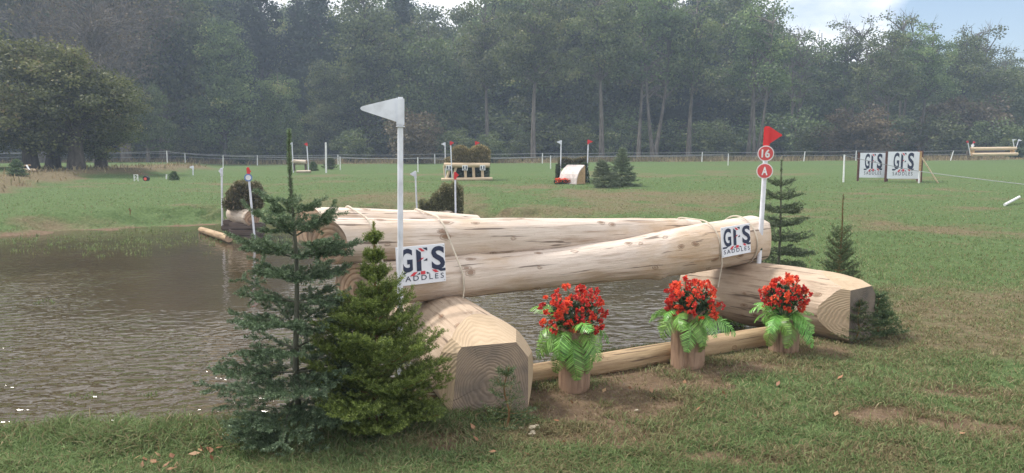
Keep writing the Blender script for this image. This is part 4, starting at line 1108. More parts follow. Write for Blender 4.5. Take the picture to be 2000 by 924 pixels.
# (c) brush oxer
def oxer():
    g = G(912, 352); D = g.y; k = D / F_PX
    o = thing('brush_oxer', 'tall scooped brush fence with tan rails on the field, three flags', 'brush jump', g)
    X = lambda px: (px - 912) * k
    Z = lambda py: (352 - py) * k
    def ins(P):
        x = P[:, 0]; z = P[:, 2]
        top = np.interp(x, [X(868), X(881), X(883), X(893), X(905), X(916), X(925), X(938), X(950), X(956)], [Z(310), Z(306), Z(290), Z(284), Z(285), Z(293), Z(286), Z(283), Z(287), Z(294)])
        bot = np.interp(x, [X(868), X(884)], [Z(316), Z(350)])
        return (z < top) & (z > bot - 0.3)
    brush('brush', o, M['brush'], 47, lambda P: ins(P) & (P[:, 2] > Z(320)), (X(868), 0.0, Z(321)), (X(957), 0.75, Z(281)), 9000, 0.12, 0.035, 0.5)
    brush('hedge_base', o, M['hedge'], 48, lambda P: np.abs(P[:, 0] - X(915)) < X(955) - X(915) + 0.0 * P[:, 0], (X(872), 0.05, 0.0), (X(957), 0.7, Z(318)), 5500, 0.12, 0.035, 0.5)
    log_part('top_rail', o, (X(868), -0.10, Z(323)), (X(957), -0.10, Z(323)), 0.10, M['rail'])
    log_part('bottom_rail', o, (X(863), -0.20, Z(351)), (X(962), -0.20, Z(349)), 0.075, M['rail'])
    log_part('side_rail', o, (X(866), 0.5, Z(324)), (X(868), 0.5, Z(348)), 0.06, M['rail'])
    for px in (873, 884): 
        log_part('post', o, (X(px), -0.15, Z(349)), (X(px + 8), -0.02, Z(325)), 0.055, M['rail'])
    for px in (910, 926, 943):
        log_part('post', o, (X(px), -0.14, Z(349)), (X(px - 1), -0.10, Z(326)), 0.06, M['rail'])
    for px in (878, 909, 943):
        mb = MB(); mb.box((X(px), -0.215, Z(328)), (10.5 * k, 0.02, 10 * k), bev=0.004); b = mb.build('badge', M['white'], o)
        mb = MB()
        for s in (-1, 1): mb.prism([(X(px + s * 1.2), Z(330)), (X(px + s * 4), Z(330)), (X(px + s * 3.5), Z(325)), (X(px + s * 1.5), Z(324))][::s], -0.231, -0.228)
        mb.prism([(X(px - 4), Z(332.3)), (X(px + 4), Z(332.3)), (X(px + 4), Z(331.2)), (X(px - 4), Z(331.2))], -0.231, -0.228)
        mb.build('print', M['navy'], b)
    jump_flag(Vector((g.x + X(870), D + 0.2, g.z)), AT(869, 278, D + 0.2), -1, 'white', 'white flag at the left of the scooped brush fence', r=0.025, flag_w=0.16, flag_h=0.17)
    jump_flag(Vector((g.x + X(884), D - 0.25, g.z)), AT(880, 276, D - 0.25), 1, 'red', 'red flag at the near left corner of the scooped brush fence', r=0.025, flag_w=0.14, flag_h=0.16)
    jump_flag(Vector((g.x + X(931), D + 0.9, g.z)), AT(929, 276, D + 0.9), 1, 'red', 'red flag behind the scooped brush fence, only its top showing', r=0.025, flag_w=0.17, flag_h=0.17)
oxer()

# (d) ramp jump
def ramp_jump():
    g = G(1122, 359); D = g.y; k = D / F_PX
    o = thing('ramp_jump', 'white fronted curved ramp jump with brush top and red flowers', 'ramp jump', g)
    X = lambda px: (px - 1122) * k
    Z = lambda py: (358.5 - py) * k
    # curved face board, seen from the left front; side boarded wood
    prof = [(0, 0.0), (0.05, 0.22), (0.13, 0.38), (0.22, 0.48), (0.34, 0.57), (0.62, Z(322))]
    Wd = (X(1133) - X(1091)) * 0.95
    rz = R(-36)
    Mz = Matrix.Translation((X(1091), 0, 0)) @ Matrix.Rotation(rz, 4, 'Z')
    mb = MB(); n = len(prof)
    V = [(0, p[0], p[1]) for p in prof] + [(Wd, p[0], p[1]) for p in prof]
    V2 = [(v[0], v[1] + 0.03, v[2] - 0.03) for v in V]
    mb.add(V + V2, [(i, i + n, i + n + 1, i + 1) for i in range(n - 1)] + [(i + 2 * n, i + 1 + 2 * n, i + n + 1 + 2 * n, i + n + 2 * n) for i in range(n - 1)] + [(i, i + 1, i + 1 + 2 * n, i + 2 * n) for i in range(n - 1)] + [(i + n, i + 3 * n, i + 1 + 3 * n, i + 1 + n) for i in range(n - 1)], 0, Mz)
    mb.build('front_board', M['pale_board'], o)
    pr = [(0.015, 0.0)] + [(p[0] + 0.035, p[1] - 0.03) for p in prof[1:]] + [(0.68, Z(322) - 0.03), (0.68, 0.0)]
    for xx in (0.0, Wd - 0.04):
        mb = MB(); m = len(pr)
        mb.add([(xx + 0.01, p[0], p[1]) for p in pr] + [(xx + 0.035, p[0], p[1]) for p in pr], [tuple(range(m)), tuple(range(m, 2 * m))] + [(i, (i + 1) % m, (i + 1) % m + m, i + m) for i in range(m)], 0, Mz)
        mb.build('side_panel', M['plank'], o)
    brush('brush', o, M['brush_dark'], 51, lambda P: P[:, 2] < np.interp(P[:, 0], [X(1093), X(1108), X(1122), X(1136), X(1152)], [Z(308), Z(308), Z(312), Z(308), Z(305)]),
          (X(1093), 0.6, Z(325)), (X(1152), 1.1, Z(303)), 5000, 0.11, 0.03)
    brush('hedge_side', o, M['hedge'], 52, lambda P: P[:, 0] < np.interp(P[:, 2], [0, Z(322)], [X(1155), X(1150)]), (X(1138), 0.45, 0.0), (X(1156), 1.2, Z(318)), 3200, 0.12, 0.03, 0.7)
    brush('hedge_left', o, M['hedge'], 53, lambda P: P[:, 0] > -99, (X(1088), 0.4, 0.0), (X(1096), 1.1, Z(322)), 1200, 0.12, 0.03, 0.7)
    brush('greenery', o, M['hedge'], 54, lambda P: P[:, 0] > -99, (X(1092), 0.48, Z(328)), (X(1132), 0.62, Z(320)), 900, 0.10, 0.03, 0.5)
    brush('flower_bed', o, M['flower'], 55, lambda P: P[:, 2] < 0.24, (X(1084), -0.30, 0.05), (X(1120), -0.05, 0.22), 420, 0.06, 0.05, 0.3)
    brush('flower_leaves', o, M['dleaf'], 56, lambda P: P[:, 2] < 0.24, (X(1082), -0.28, 0.0), (X(1124), -0.05, 0.15), 700, 0.07, 0.04, 0.5)
    mb = MB(); 
    for q in range(3): mb.box((0.16 + 0.1 * q, 0.18 + 0.045 * q, 0.33 + 0.035 * q), (0.08, 0.004, 0.006), 0, Mz)
    jump_flag(Vector((g.x + X(1096), D + 0.5, g.z)), AT(1096, 274, D + 0.5), -1, 'white', 'white flag at the left of the ramp jump', r=0.024, flag_w=0.17, flag_h=0.17)
    jump_flag(Vector((g.x + X(1149), D + 0.55, g.z)), AT(1149, 273, D + 0.55), 1, 'red', 'red flag at the right of the ramp jump', r=0.024, flag_w=0.18, flag_h=0.17)
ramp_jump()

# (e) far right rail jump
def rail_jump():
    g = G(1932, 307); D = min(g.y, 56); g = Vector(((1932 - CX) * D / F_PX, D, gz((1932 - CX) * D / F_PX, D))); k = D / F_PX
    o = thing('rail_jump', 'two long tan rails as a jump in front of the wood at far right', 'rail jump', g)
    X = lambda px: (px - 1932) * k
    Z = lambda py: AT(1932, py, D).z - g.z
    log_part('rail', o, (X(1889), 0, Z(291)), (X(1978), 0, Z(290)), 3.3 * k, M['rail'])
    log_part('rail', o, (X(1888), -0.3, Z(302)), (X(1976), -0.3, Z(301)), 3.2 * k, M['rail'])
    for px in (1894, 1972):
        mb = MB(); mb.box((X(px), 0.05, Z(297)), (0.18, 0.3, Z(290) - Z(303)), bev=0.02); mb.build('post', M['plank'], o)
    mb = MB(); mb.box((X(1933), 0.4, Z(299)), (X(1976) - X(1888), 0.2, 0.3), bev=0.03); mb.build('filler_board', M['sleeper'], o)
    brush('hedge', o, M['hedge'], 61, lambda P: P[:, 0] > -99, (X(1980), -0.2, Z(306)), (X(2030), 1.4, Z(290)), 2200, 0.25, 0.09)
    for px, side, c, top, dd, lab in [(1890, -1, 'red', 275, 0, 'red flag at the left end of the far rail jump'), (1902, 1, 'red', 276, .8, 'red flag with white discs behind the left end of the far rail jump'),
                            (1978, 1, 'white', 272, 0, 'white flag at the right end of the far rail jump'), (1990, 1, 'white', 272, .9, 'white flag beyond the right end of the far rail jump')]:
        f = jump_flag(Vector((g.x + X(px), D + dd, g.z + Z(304))), AT(px, top, D + dd), side, c, lab, r=0.03, flag_w=0.22 if c == 'white' else 0.13, flag_h=0.16)
        if px == 1902:
            L = AT(px, 284, D).z - g.z - Z(304)
            for q in (0, 1):
                mb = MB(); mb.tube([(0, -0.04, L - q * 0.2), (0, -0.06, L - q * 0.2)], 0.11, 16); mb.build('disc', M['white'], f, True)
rail_jump()

# (f) far log jump behind the fir leader
def far_jump():
    g = G(592, 338); D = g.y; k = D / F_PX
    X = lambda px: (px - 592) * k; Z = lambda py: (338 - py) * k
    o = thing('log_jump', 'raised white log with a plank below it, far off behind the fir top', 'log jump', g)
    log_part('log', o, (X(567), 0.4, Z(316)), (X(597), 0.2, Z(317)), 4.0 * k, M['white_log'])
    for px in (571, 594):
        mb = MB(); mb.box((X(px), 0.35, Z(327)), (0.1, 0.15, 14 * k), bev=0.01); mb.build('post', M['sleeper'], o)
    log_part('ground_log', o, (X(588), -0.8, Z(335)), (X(616), -0.9, Z(334)), 2.4 * k, M['white_log'])
    jump_flag(g + Vector((X(570), 0.3, 0)), AT(570, 278, D + 0.3), -1, 'white', 'far white flag hidden behind the top shoot of the fir', r=0.03, flag_w=0.2, flag_h=0.18)
    jump_flag(g + Vector((X(600), 0.3, 0)), AT(599, 279, D + 0.3), -1, 'red', 'far red flag right of the fir top, before the wood', r=0.03, flag_w=0.14, flag_h=0.17)
    mb = MB(); h_ = AT(634, 278, D).z - g.z; mb.tube([(0, 0, 0), (0.02, 0, h_)], 0.045, 10)
    po = mb.build('marker_post', M['white'], None, True); po.location = g + Vector((X(637), 0, 0)); tag(po, 'plain tall white post far off between the fir and the wood', 'post')
far_jump()

# (g) small far things on the left
g = G(377, 342); jump_flag(g, AT(377, 324, g.y), -1, 'white', 'tiny white flag on the far left field before the wood', r=0.03, flag_w=0.17, flag_h=0.17)
g = G(266, 354); k = g.y / F_PX
o = thing('number_frame', 'small white standing frame with diagonal bars on the left field', 'marker frame', g)
for s in (-1, 1):
    mb = MB(); mb.box((s * 3.6 * k, 0, 6.5 * k), (1.2 * k, 0.03, 13 * k)); mb.build('upright', M['white'], o)
mb = MB(); mb.box((0, 0, 12.6 * k), (8 * k, 0.025, 1 * k)); mb.box((0, 0, 6.5 * k), (6 * k, 0.02, 0.8 * k), M=None); mb.tube([(-3 * k, 0, 1 * k), (3 * k, 0, 6 * k)], 0.3 * k, 6); mb.tube([(-3 * k, 0, 7 * k), (3 * k, 0, 12 * k)], 0.3 * k, 6); mb.build('bars', M['white'], o)
g = G(286, 353.5); k = g.y / F_PX
o = thing('tyre_marker', 'round black marker with an orange-red centre on the left field', 'round marker', g)
mb = MB(); mb.tube([(0, 0.08, 4.6 * k), (0, -0.08, 4.6 * k)], [5.2 * k, 5.2 * k], 24); mb.build('rim', M['black'], o, True)
mb = MB(); mb.tube([(0, -0.08, 3.8 * k), (0, -0.10, 3.8 * k)], [2.9 * k, 2.7 * k], 20); mb.build('centre', M['orange'], o, True)
g = G(325, 350); mb = MB(); k = g.y / F_PX; mb.tube([(0, 0, 0), (0.02, 0, 9 * k)], 0.03, 8); o = mb.build('short_post', M['white'], None, True); o.location = g; tag(o, 'short white post between the lamp-like marker and the tiny conifer', 'post')
g = G(46, 336); k = g.y / F_PX
o = thing('far_jump', 'small white and yellow log jump in the shade under the oaks', 'log jump', g)
log_part('log', o, (-5 * k, 0, 4 * k), (20 * k, 0.2, 3 * k), 3 * k, M['rail']); log_part('white_rail', o, (10 * k, -0.1, 13 * k), (18 * k, -0.2, 3 * k), 1.6 * k, M['white'])
log_part('cross_rail', o, (-4 * k, 0.1, 12 * k), (12 * k, 0.1, 13 * k), 1.4 * k, M['plank']); log_part('post', o, (-22 * k, 0, 0), (-22 * k, 0, 19 * k), 2 * k, M['white'])
g = G(254, 420); mb = MB(); k = g.y / F_PX
mb.tube([(0, 0, 0), (0.01, 0, 7 * k), (0, 0, 14 * k)], 0.012, 6); mb.tube([(0, 0, 6 * k), (3 * k, 0, 9 * k)], 0.008, 5); mb.tube([(0, 0, 8 * k), (-3 * k, 0, 11 * k)], 0.008, 5)
o = mb.build('twig', M['bark_twig'], None, True); o.location = g; tag(o, 'thin dark twig standing in the grass above the far pond bank', 'twig')
a, b = G(1962, 403), G(1990, 396); mb = MB(); L_ = (b - a).length
mb.tube([a + Vector((0, 0, .04)), b + Vector((0, 0, .16))], 0.035, 10); mb.v = [(v[0] - a.x, v[1] - a.y, v[2] - a.z) for v in mb.v]
o = mb.build('fallen_post', M['white'], None, True); o.location = a; tag(o, 'white stake lying on the grass at the right', 'post')

# soil clods on the bare patches
def clods():
    n = 26000; az = np.radians(rng.uniform(-45, 45, n)); d = 1 / rng.uniform(1 / 9.0, 1 / 3.0, n); x = np.tan(az) * d; y = d
    k = (rng.random(n) < mudmask(x, y) ** 2 * 0.8) & (pond_sd(x, y) > 0.03); x, y = x[k], y[k]; n = len(x)
    s_ = (0.003 + 0.011 * rng.random(n) ** 4)[:, None, None]
    base = np.array([[1, 0, 0], [0.3, 0.95, 0], [-0.8, 0.6, 0], [-0.8, -0.6, 0], [0.3, -0.95, 0], [0.1, 0.1, 0.75]])
    V = base[None] * s_ * (0.7 + 0.6 * rng.random((n, 6, 1))); a = rng.random(n) * 6.28; c, s2 = np.cos(a)[:, None], np.sin(a)[:, None]
    V = np.stack([V[:, :, 0] * c - V[:, :, 1] * s2 + x[:, None], V[:, :, 0] * s2 + V[:, :, 1] * c + y[:, None], V[:, :, 2] + (height(x, y) - 0.012 * mudmask(x, y))[:, None]], 2).reshape(-1, 3)
    i = (np.arange(n) * 6)[:, None]; F = np.concatenate([i + np.array([[q, (q + 1) % 5, 5]]) for q in range(5)])
    o = link('soil_clods', np_mesh('soil_clods', V, F), M['soil']); tag(o, 'small crumbs of dry soil on the trodden patches', 'soil', kind='stuff')
M['soil'] = mat_paint('dry_soil', (0.19, 0.135, 0.09), 0.95, 0.4)
clods()
# stones and fallen leaves
for i, (px, py, s) in enumerate([(1043, 838, 0.030), (1039, 849, 0.026), (1018, 838, 0.012), (1244, 802, 0.012)]):
    g = G(px, py); r = np.random.default_rng(i + 70); bm = bmesh.new(); bmesh.ops.create_icosphere(bm, subdivisions=3, radius=1)
    for v in bm.verts:
        q = v.co.copy(); f = 1 + 0.22 * math.sin(q.x * 3 + i) * math.cos(q.y * 2.5 + i) + 0.12 * math.sin(q.z * 5 + q.x * 4 + i * 2)
        v.co = Vector((q.x * s * 1.25 * f, q.y * s * 0.8 * f, q.z * s * 0.45 * f))
    me = bpy.data.meshes.new('stone'); bm.to_mesh(me); bm.free(); o = link('stone', me, M['stone'], None, True); o.location = g + Vector((0, 0, s * 0.25)); o.rotation_euler = (0, 0, i + 0.4)
    tag(o, ['pale flat stone, the larger of two on the mud near the left support log', 'pale stone just in front of the larger one near the left support log', 'small pale pebble left of the two stones', 'small pale pebble on the mud in front of the left planter'][i], 'stone')
r = np.random.default_rng(5)
pts = []
for px, py, sx, n in [(345, 905, 0.16, 16), (470, 858, 0.07, 8), (400, 885, 0.05, 5), (1250, 770, .4, 10), (1100, 860, .4, 8), (1700, 800, .6, 8)]:
    g = G(px, py); 
    for _ in range(n): pts.append((g.x + r.normal() * sx, g.y + r.normal() * sx * .5))
pts = np.array(pts); C = np.stack([pts[:, 0], pts[:, 1], height(pts[:, 0], pts[:, 1]) + 0.028], 1)
V, F, ti = leaf_cards(C, 0.028, 0.05, r, 2.0, tint=0.4 + 0.6 * r.random(len(C)))
M['dead_leaf'] = mat_leaf('dead_leaf', (0.16, 0.07, 0.03), (0.34, 0.19, 0.09), (0.4, 0.28, 0.14), 0.2)
o = link('leaf_litter', np_mesh('leaf_litter', V, F, {'tint': ti}), M['dead_leaf']); tag(o, 'scattered brown fallen leaves on the near bank', 'fallen leaves', kind='stuff')

# ------------------------------------------------------------------ banners
def banner(px0, px1, top, bot, D, rz, label):
    a = AT(px0, bot, D); c = AT(px1, bot, D); k = D / F_PX
    W = (px1 - px0) * k / math.cos(rz) ; H = (bot - top) * k
    gzz = gz(a.x, D)
    o = thing('sponsor_banner', label, 'sponsor banner', (a.x, D, gzz), rz, 'sponsor banners on the field')
    z0 = max(0.03, a.z - gzz)
    mb = MB(); mb.box((W / 2, 0.03, z0 + H / 2), (W, 0.05, H), bev=0.006); pn = mb.build('panel', M['board'], o)
    pl = thing_dummy = None
    logo(o, W, H, -0.002, (0.12, 0.86, 0.03, 1.0)) if False else None
    e = bpy.data.objects.new('print', None)
    # print sits on the panel, shifted up to its base height
    def shift(ob): ob.location.z = z0
    before = set(o.children)
    logo(o, W, H, -0.0015, (0.14, 0.84, 0.02, 1.02))
    for ch in o.children:
        if ch not in before: shift(ch)
    bpy.data.objects.remove(e)
    for xx in (-0.04, W + 0.045):
        mb = MB(); mb.box((xx, 0.035, (z0 + H + 0.02) / 2), (0.075, 0.07, z0 + H + 0.02), bev=0.006); mb.build('post', M['brown_post'], o)
    return o, W, H, z0
D1 = 30.0
b1, W1, H1, z1 = banner(1678, 1726, 299, 347, D1 + 0.3, R(-10), 'white GFS SADDLES banner, the left of the two on the field')
b2, W2, H2, z2 = banner(1732, 1788, 297, 349, D1 - 0.15, R(-10), 'white GFS SADDLES banner, the right of the two on the field')
mb = MB(); mb.box((0, 0.25, (z2 + H2 + 0.04) / 2), (0.05, 0.5, z2 + H2 + 0.04), bev=0.006)
q = b2.matrix_basis @ Vector((W2 + 0.12, 0.0, 0)); sp = mb.build('side_board', M['brown_post'], b2); sp.location = (W2 + 0.12, 0.02, 0)
pa = AT(1797, 300, 29.6); k = 29.6 / F_PX
g = Vector((AT(1795, 364, 29.3).x, 29.3, gz(AT(1795, 364, 29.3).x, 29.3)))
o = thing('braced_stake', 'wooden stake with a slanting brace beside the right banner', 'stake', g)
mb = MB(); mb.box((0, 0, 0.62), (0.07, 0.05, 1.24), bev=0.008); mb.build('stake', M['plank'], o)
mb = MB(); mb.tube([(0.03, -0.02, 1.0), (0.62, -0.25, -0.02)], 0.028, 6); mb.build('brace', M['rail'], o)

# ------------------------------------------------------------------ rope fences
def fence(posts, label, ropes=(0.62, 0.98), extra=(), sag=0.05, r=0.016, kk=1.0):
    """posts: list of (x, y, height, lean)"""
    x0, y0 = posts[0][:2]; base = Vector((x0, y0, gz(x0, y0)))
    o = thing('rope_fence', label, 'fence', base)
    tops = []
    for x, y, h, lean in posts:
        z = gz(x, y); mb = MB(); b = Vector((x, y, z)) - base
        t = b + Vector((lean * h, 0, h)); mb.tube([b, t], [0.04 * kk, 0.036 * kk], 8); mb.build('post', M['white'], o, True); tops.append((b, t))
    for f in ropes:
        mb = MB(); pts = []
        for (b0, t0), (b1, t1) in zip(tops[:-1], tops[1:]):
            p, q = b0.lerp(t0, f), b1.lerp(t1, f)
            for i in range(6): s = i / 6; pts.append(p.lerp(q, s) - Vector((0, 0, sag * 4 * s * (1 - s))))
        pts.append(tops[-1][0].lerp(tops[-1][1], f)); mb.tube(pts, r, 5); mb.build('rope', M['tape'], o, True)
    return o
def post_px(px, bot, top, D, lean=0.0, mn=0.8):
    x = (px - CX) * D / F_PX; z = gz(x, D); t = AT(px, top, D).z
    return (x, D, max(mn, t - z), lean)
fence([post_px(a, 0, t, D, l) for a, t, D, l in [(-160, 316, 58, 0), (60, 316, 58, 0), (365, 314, 60, 0), (505, 314, 60, .03), (662, 312, 60, .0), (850, 312, 60, .0), (1059, 314, 58, 0), (1209, 308, 60, 0),
       (1369, 306, 60, 0.02), (1567, 303, 60, .08), (1668, 303, 60, 0), (1852, 303, 60, .25), (2030, 296, 60, 0), (2180, 292, 60, 0)]],
      'white posts with two thin ropes running along the wood edge')
fence([post_px(a, 0, t, D, l) for a, t, D, l in [(-200, 345, 44, 0), (100, 338, 43, 0), (330, 340, 45, 0), (438, 320, 46, .04), (666, 321, 44, 0), (817, 321, 40, 0), (940, 321, 39.5, 0), (1075, 314, 45, 0), (1420, 302, 50, 0)]],
      'second nearer row of thin posts and one rope across the field', ropes=(0.95,), kk=0.8)
o = fence([post_px(1646, 0, 302, 29.5, -.01, .9), (AT(1796, 336, 29.2).x, 29.2, AT(1796, 334, 29.2).z - gz(AT(1796, 336, 29.2).x, 29.2), 0), (AT(2060, 362, 24).x, 24, AT(2060, 366, 24).z - gz(AT(2060, 362, 24).x, 24), 0)],
      'white rope passing in front of the two banners on the right', ropes=(0.97,), sag=0.02, r=0.012, kk=0.9)

# ------------------------------------------------------------------ trees
def tree_meshes(seed, H, trunk_r, crown, nclump, per, leaf, clump_r, stems=1, lean=0.0, limb_r=0.09, bare_limbs=0, up=0.4, shell=0.55, twig=0):
    """crown: list of (cx, cy, cz, rx, ry, rz) ellipsoids in metres"""
    r = np.random.default_rng(seed); tr = MB(); cen = []
    zlow = min(c[2] - c[5] for c in crown); ztop = max(c[2] + c[5] for c in crown)
    paths = []
    for s in range(stems):
        a = r.random() * 6.28; off = (0.25 * stems * (stems > 1)); ln = lean + (0.9 if stems > 1 else 0.0) * (s - (stems - 1) / 2) 
        n = 12; P = []
        for i in range(n + 1):
            t = i / n
            P.append(Vector((off * math.cos(a) + ln * t * H * 0.13 + 0.15 * math.sin(t * 5 + seed + s), off * math.sin(a) + 0.15 * math.cos(t * 4 + seed), (ztop - 0.8) * t)))
        rr = [trunk_r * (1.25 * (1 - t) ** 6 * 0.35 + (1 - t * 0.85)) * (0.7 if stems > 1 else 1) for t in np.linspace(0, 1, n + 1)]
        P[0].z = -0.3
        tr.tube(P, rr, 12, 0, True, 0.04); paths.append(P)
    vol = np.array([c[3] * c[4] * c[5] for c in crown]); vol = vol ** 0.6; vol = vol / vol.sum()
    V_, F_, T_ = [], [], []; nv = 0
    for i in range(nclump):
        c = crown[int(r.choice(len(crown), p=vol))]
        q = r.normal(size=3); q /= np.linalg.norm(q)
        rad = (shell + (1 - shell) * r.random()) if r.random() < 0.8 else r.random() * shell
        ce = np.array(c[:3]) + q * rad * np.array(c[3:])
        P = paths[i % len(paths)]; zt = float(np.clip(ce[2] - (0.2 + 0.5 * r.random()) * np.hypot(ce[0] , ce[1]) - 0.3, min(zlow * 0.95, ztop * 0.5), ztop - 1.0)); ti = int(np.clip(zt / (ztop - 0.8) * 12, 0, 11))
        st = P[ti].lerp(P[ti + 1], 0.5); e = Vector(ce); mdl = st.lerp(e, 0.5) + Vector((r.normal() * 0.25, r.normal() * 0.25, 0.3 + 0.3 * r.random()))
        Ld = (e - st).length
        tr.tube([st, st.lerp(mdl, 0.5) , mdl, mdl.lerp(e, 0.55), e], [limb_r * min(1, Ld / 3) + 0.02, limb_r * 0.6 + 0.015, limb_r * 0.4 + 0.012, 0.03, 0.012], 5, 0, False)
        for tw in range(twig):
            s0 = mdl.lerp(e, 0.2 + 0.8 * r.random()); d = Vector(q) * 0.6 + Vector(r.normal(size=3)) * 0.7; d.z += 0.35; L2 = 0.7 + 1.1 * r.random()
            e2 = s0 + d.normalized() * L2
            tr.tube([s0, s0.lerp(e2, 0.5) + Vector((0, 0, 0.06)), e2], [0.022, 0.015, 0.006], 3, 0, False)
            for _ in range(2):
                d3 = d + Vector(r.normal(size=3)) * 0.7; s3 = s0.lerp(e2, 0.3 + 0.5 * r.random()); tr.tube([s3, s3 + d3.normalized() * 0.5], [0.012, 0.005], 3, 0, False)
        if per:
            n = int(per * (0.6 + 0.8 * r.random())); cr = clump_r * (0.65 + 0.7 * r.random())
            pq = r.normal(size=(n, 3)); pq /= np.linalg.norm(pq, axis=1)[:, None]; pq *= (r.random(n) ** 0.45)[:, None] * cr * np.array([1.25, 1.25, 0.72])
            cb = 0.38 + 0.2 * r.normal()
            tt = cb + 0 * pq[:, 2]
            V, F, t_ = leaf_cards(ce + pq, leaf * 0.8, leaf, r, up, tint=tt, spread=0.3, nout=pq / cr * 1.6 + np.array([0, 0, 0.5]))
            V_.append(V); F_.append(F + nv); T_.append(t_); nv += len(V)
    cm = np_mesh('crown', np.concatenate(V_), np.concatenate(F_), {'tint': np.concatenate(T_)}) if V_ else None
    return tr, cm
def proto(name, cat, bark, leafm, **kw):
    tr, cm = tree_meshes(**kw)
    o = thing(name, '', cat, (0, -500, -100))
    t = tr.build('trunk', bark, o, True)
    if cm: link('crown', cm, leafm, o)
    return o
PR = {}
def ell(*a): return a
PR['broad'] = proto('broadleaf_tree', 'tree', M['bark'], M['broad'], seed=1, H=17, trunk_r=0.32, crown=[(0, 0, 10.5, 4.2, 3.8, 6.5), (1.5, -.5, 6, 4, 3, 3.5), (-1.8, -.5, 8, 3.2, 3, 4)], nclump=150, per=120, leaf=0.30, clump_r=1.25)
PR['broad2'] = proto('broadleaf_tree', 'tree', M['bark_dark'], M['broad'], seed=2, H=18, trunk_r=0.3, crown=[(0, 0, 12, 3.6, 3.5, 6), (-1.5, -.6, 5.5, 3.6, 3, 3.6), (1.6, 0, 8, 3.4, 3, 4)], nclump=150, per=115, leaf=0.28, clump_r=1.2)
PR['ash'] = proto('ash_tree', 'tree', M['bark'], M['ash'], seed=3, H=19, trunk_r=0.24, crown=[(0, 0, 14.2, 3.8, 3.5, 4.6), (1.6, 0, 10.5, 3.0, 2.6, 2.6), (-1.6, -.4, 11, 2.6, 2.6, 2.4)], nclump=95, per=100, leaf=0.26, clump_r=1.1, lean=0.3, limb_r=0.1)
PR['ash2'] = proto('ash_tree', 'tree', M['bark'], M['ash'], seed=4, H=17.5, trunk_r=0.26, crown=[(0.4, 0, 13.2, 3.9, 3.3, 4.0), (-1.8, 0, 9.6, 2.8, 2.6, 2.4), (2.2, 0, 8.5, 2.2, 2, 1.8)], nclump=90, per=95, leaf=0.26, clump_r=1.1, stems=3, limb_r=0.1)
PR['sparse'] = proto('ash_tree', 'tree', M['bark'], M['ash'], seed=5, H=17, trunk_r=0.22, crown=[(0, 0, 13, 3.8, 3.2, 3.8), (1, 0, 9, 3, 2.6, 2.4)], nclump=75, per=42, leaf=0.24, clump_r=0.85, stems=2, limb_r=0.1, twig=4)
PR['bare'] = proto('half_bare_tree', 'tree', M['bark'], M['brownleaf'], seed=6, H=15, trunk_r=0.3, crown=[(0, 0, 10.5, 5.2, 4, 5.0)], nclump=130, per=22, leaf=0.2, clump_r=1.1, limb_r=0.11, twig=7)
PR['conifer'] = proto('tall_conifer', 'tree', M['bark_dark'], M['pine'], seed=7, H=21, trunk_r=0.35, crown=[(0, 0, 6, 3.0, 3.0, 3.2), (0, 0, 10, 2.7, 2.7, 3.4), (0, 0, 14, 2.1, 2.1, 3.4), (0, 0, 18, 1.2, 1.2, 3.2)], nclump=200, per=80, leaf=0.28, clump_r=0.8, up=0.1)
PR['bush'] = proto('understorey_bush', 'bush', M['bark_dark'], M['broad'], seed=8, H=5, trunk_r=0.09, crown=[(0, 0, 2.4, 3.2, 2.4, 2.4), (1.6, 0, 1.8, 2.2, 2, 1.7)], nclump=70, per=80, leaf=0.24, clump_r=0.75, stems=3, limb_r=0.05)
PR['brown'] = proto('brown_leaved_bush', 'bush', M['bark_dark'], M['brownleaf'], seed=9, H=6, trunk_r=0.12, crown=[(0, 0, 3.4, 4.4, 2.6, 2.8), (2.4, 0, 2.2, 3, 2, 1.8), (-2, 0, 2.4, 2.6, 2, 2)], nclump=110, per=75, leaf=0.22, clump_r=0.8, stems=3, limb_r=0.05)
PR['oak'] = proto('oak_tree', 'tree', M['bark_dark'], M['oak'], seed=10, H=9.5, trunk_r=0.36, crown=[(0, 0, 5.4, 3.6, 3.2, 3.6), (1.2, -.8, 3.0, 3, 2.4, 1.8), (-1.2, -.8, 3.4, 2.8, 2.4, 2.0), (0, 0, 7.6, 2.2, 2, 1.7)], nclump=135, per=165, leaf=0.17, clump_r=0.95, limb_r=0.07)
PR['oak2'] = proto('oak_tree', 'tree', M['bark_dark'], M['oak'], seed=14, H=9.5, trunk_r=0.40, crown=[(0, 0, 5.0, 3.4, 3.2, 3.2), (2.0, -.8, 3.0, 2.6, 2.2, 1.5), (-1.4, -.6, 5.4, 2.4, 2.4, 2.2), (0.5, 0, 7.0, 2.2, 2, 1.7)], nclump=135, per=165, leaf=0.17, clump_r=0.95, limb_r=0.07)
HT = {'broad': 17, 'broad2': 18, 'ash': 18.8, 'ash2': 17.2, 'sparse': 16.8, 'bare': 15.5, 'conifer': 21, 'bush': 4.8, 'brown': 6.2, 'oak': 9.3, 'oak2': 8.7}
used = set()
def plant(kind, px, D, top_py, rz, label, group, sx=1.0):
    """a tree standing at the distance D whose top reaches the height that the photo shows"""
    x = (px - CX) * D / F_PX; z = gz(x, D); h = AT(px, top_py, D).z - z; s = h / HT[kind]
    root = PR[kind]
    return dup(root, (x, D, z), rz, label, group, (s * sx, s * sx, s))
EDGE = 'trees along the edge of the wood'
r = np.random.default_rng(33)
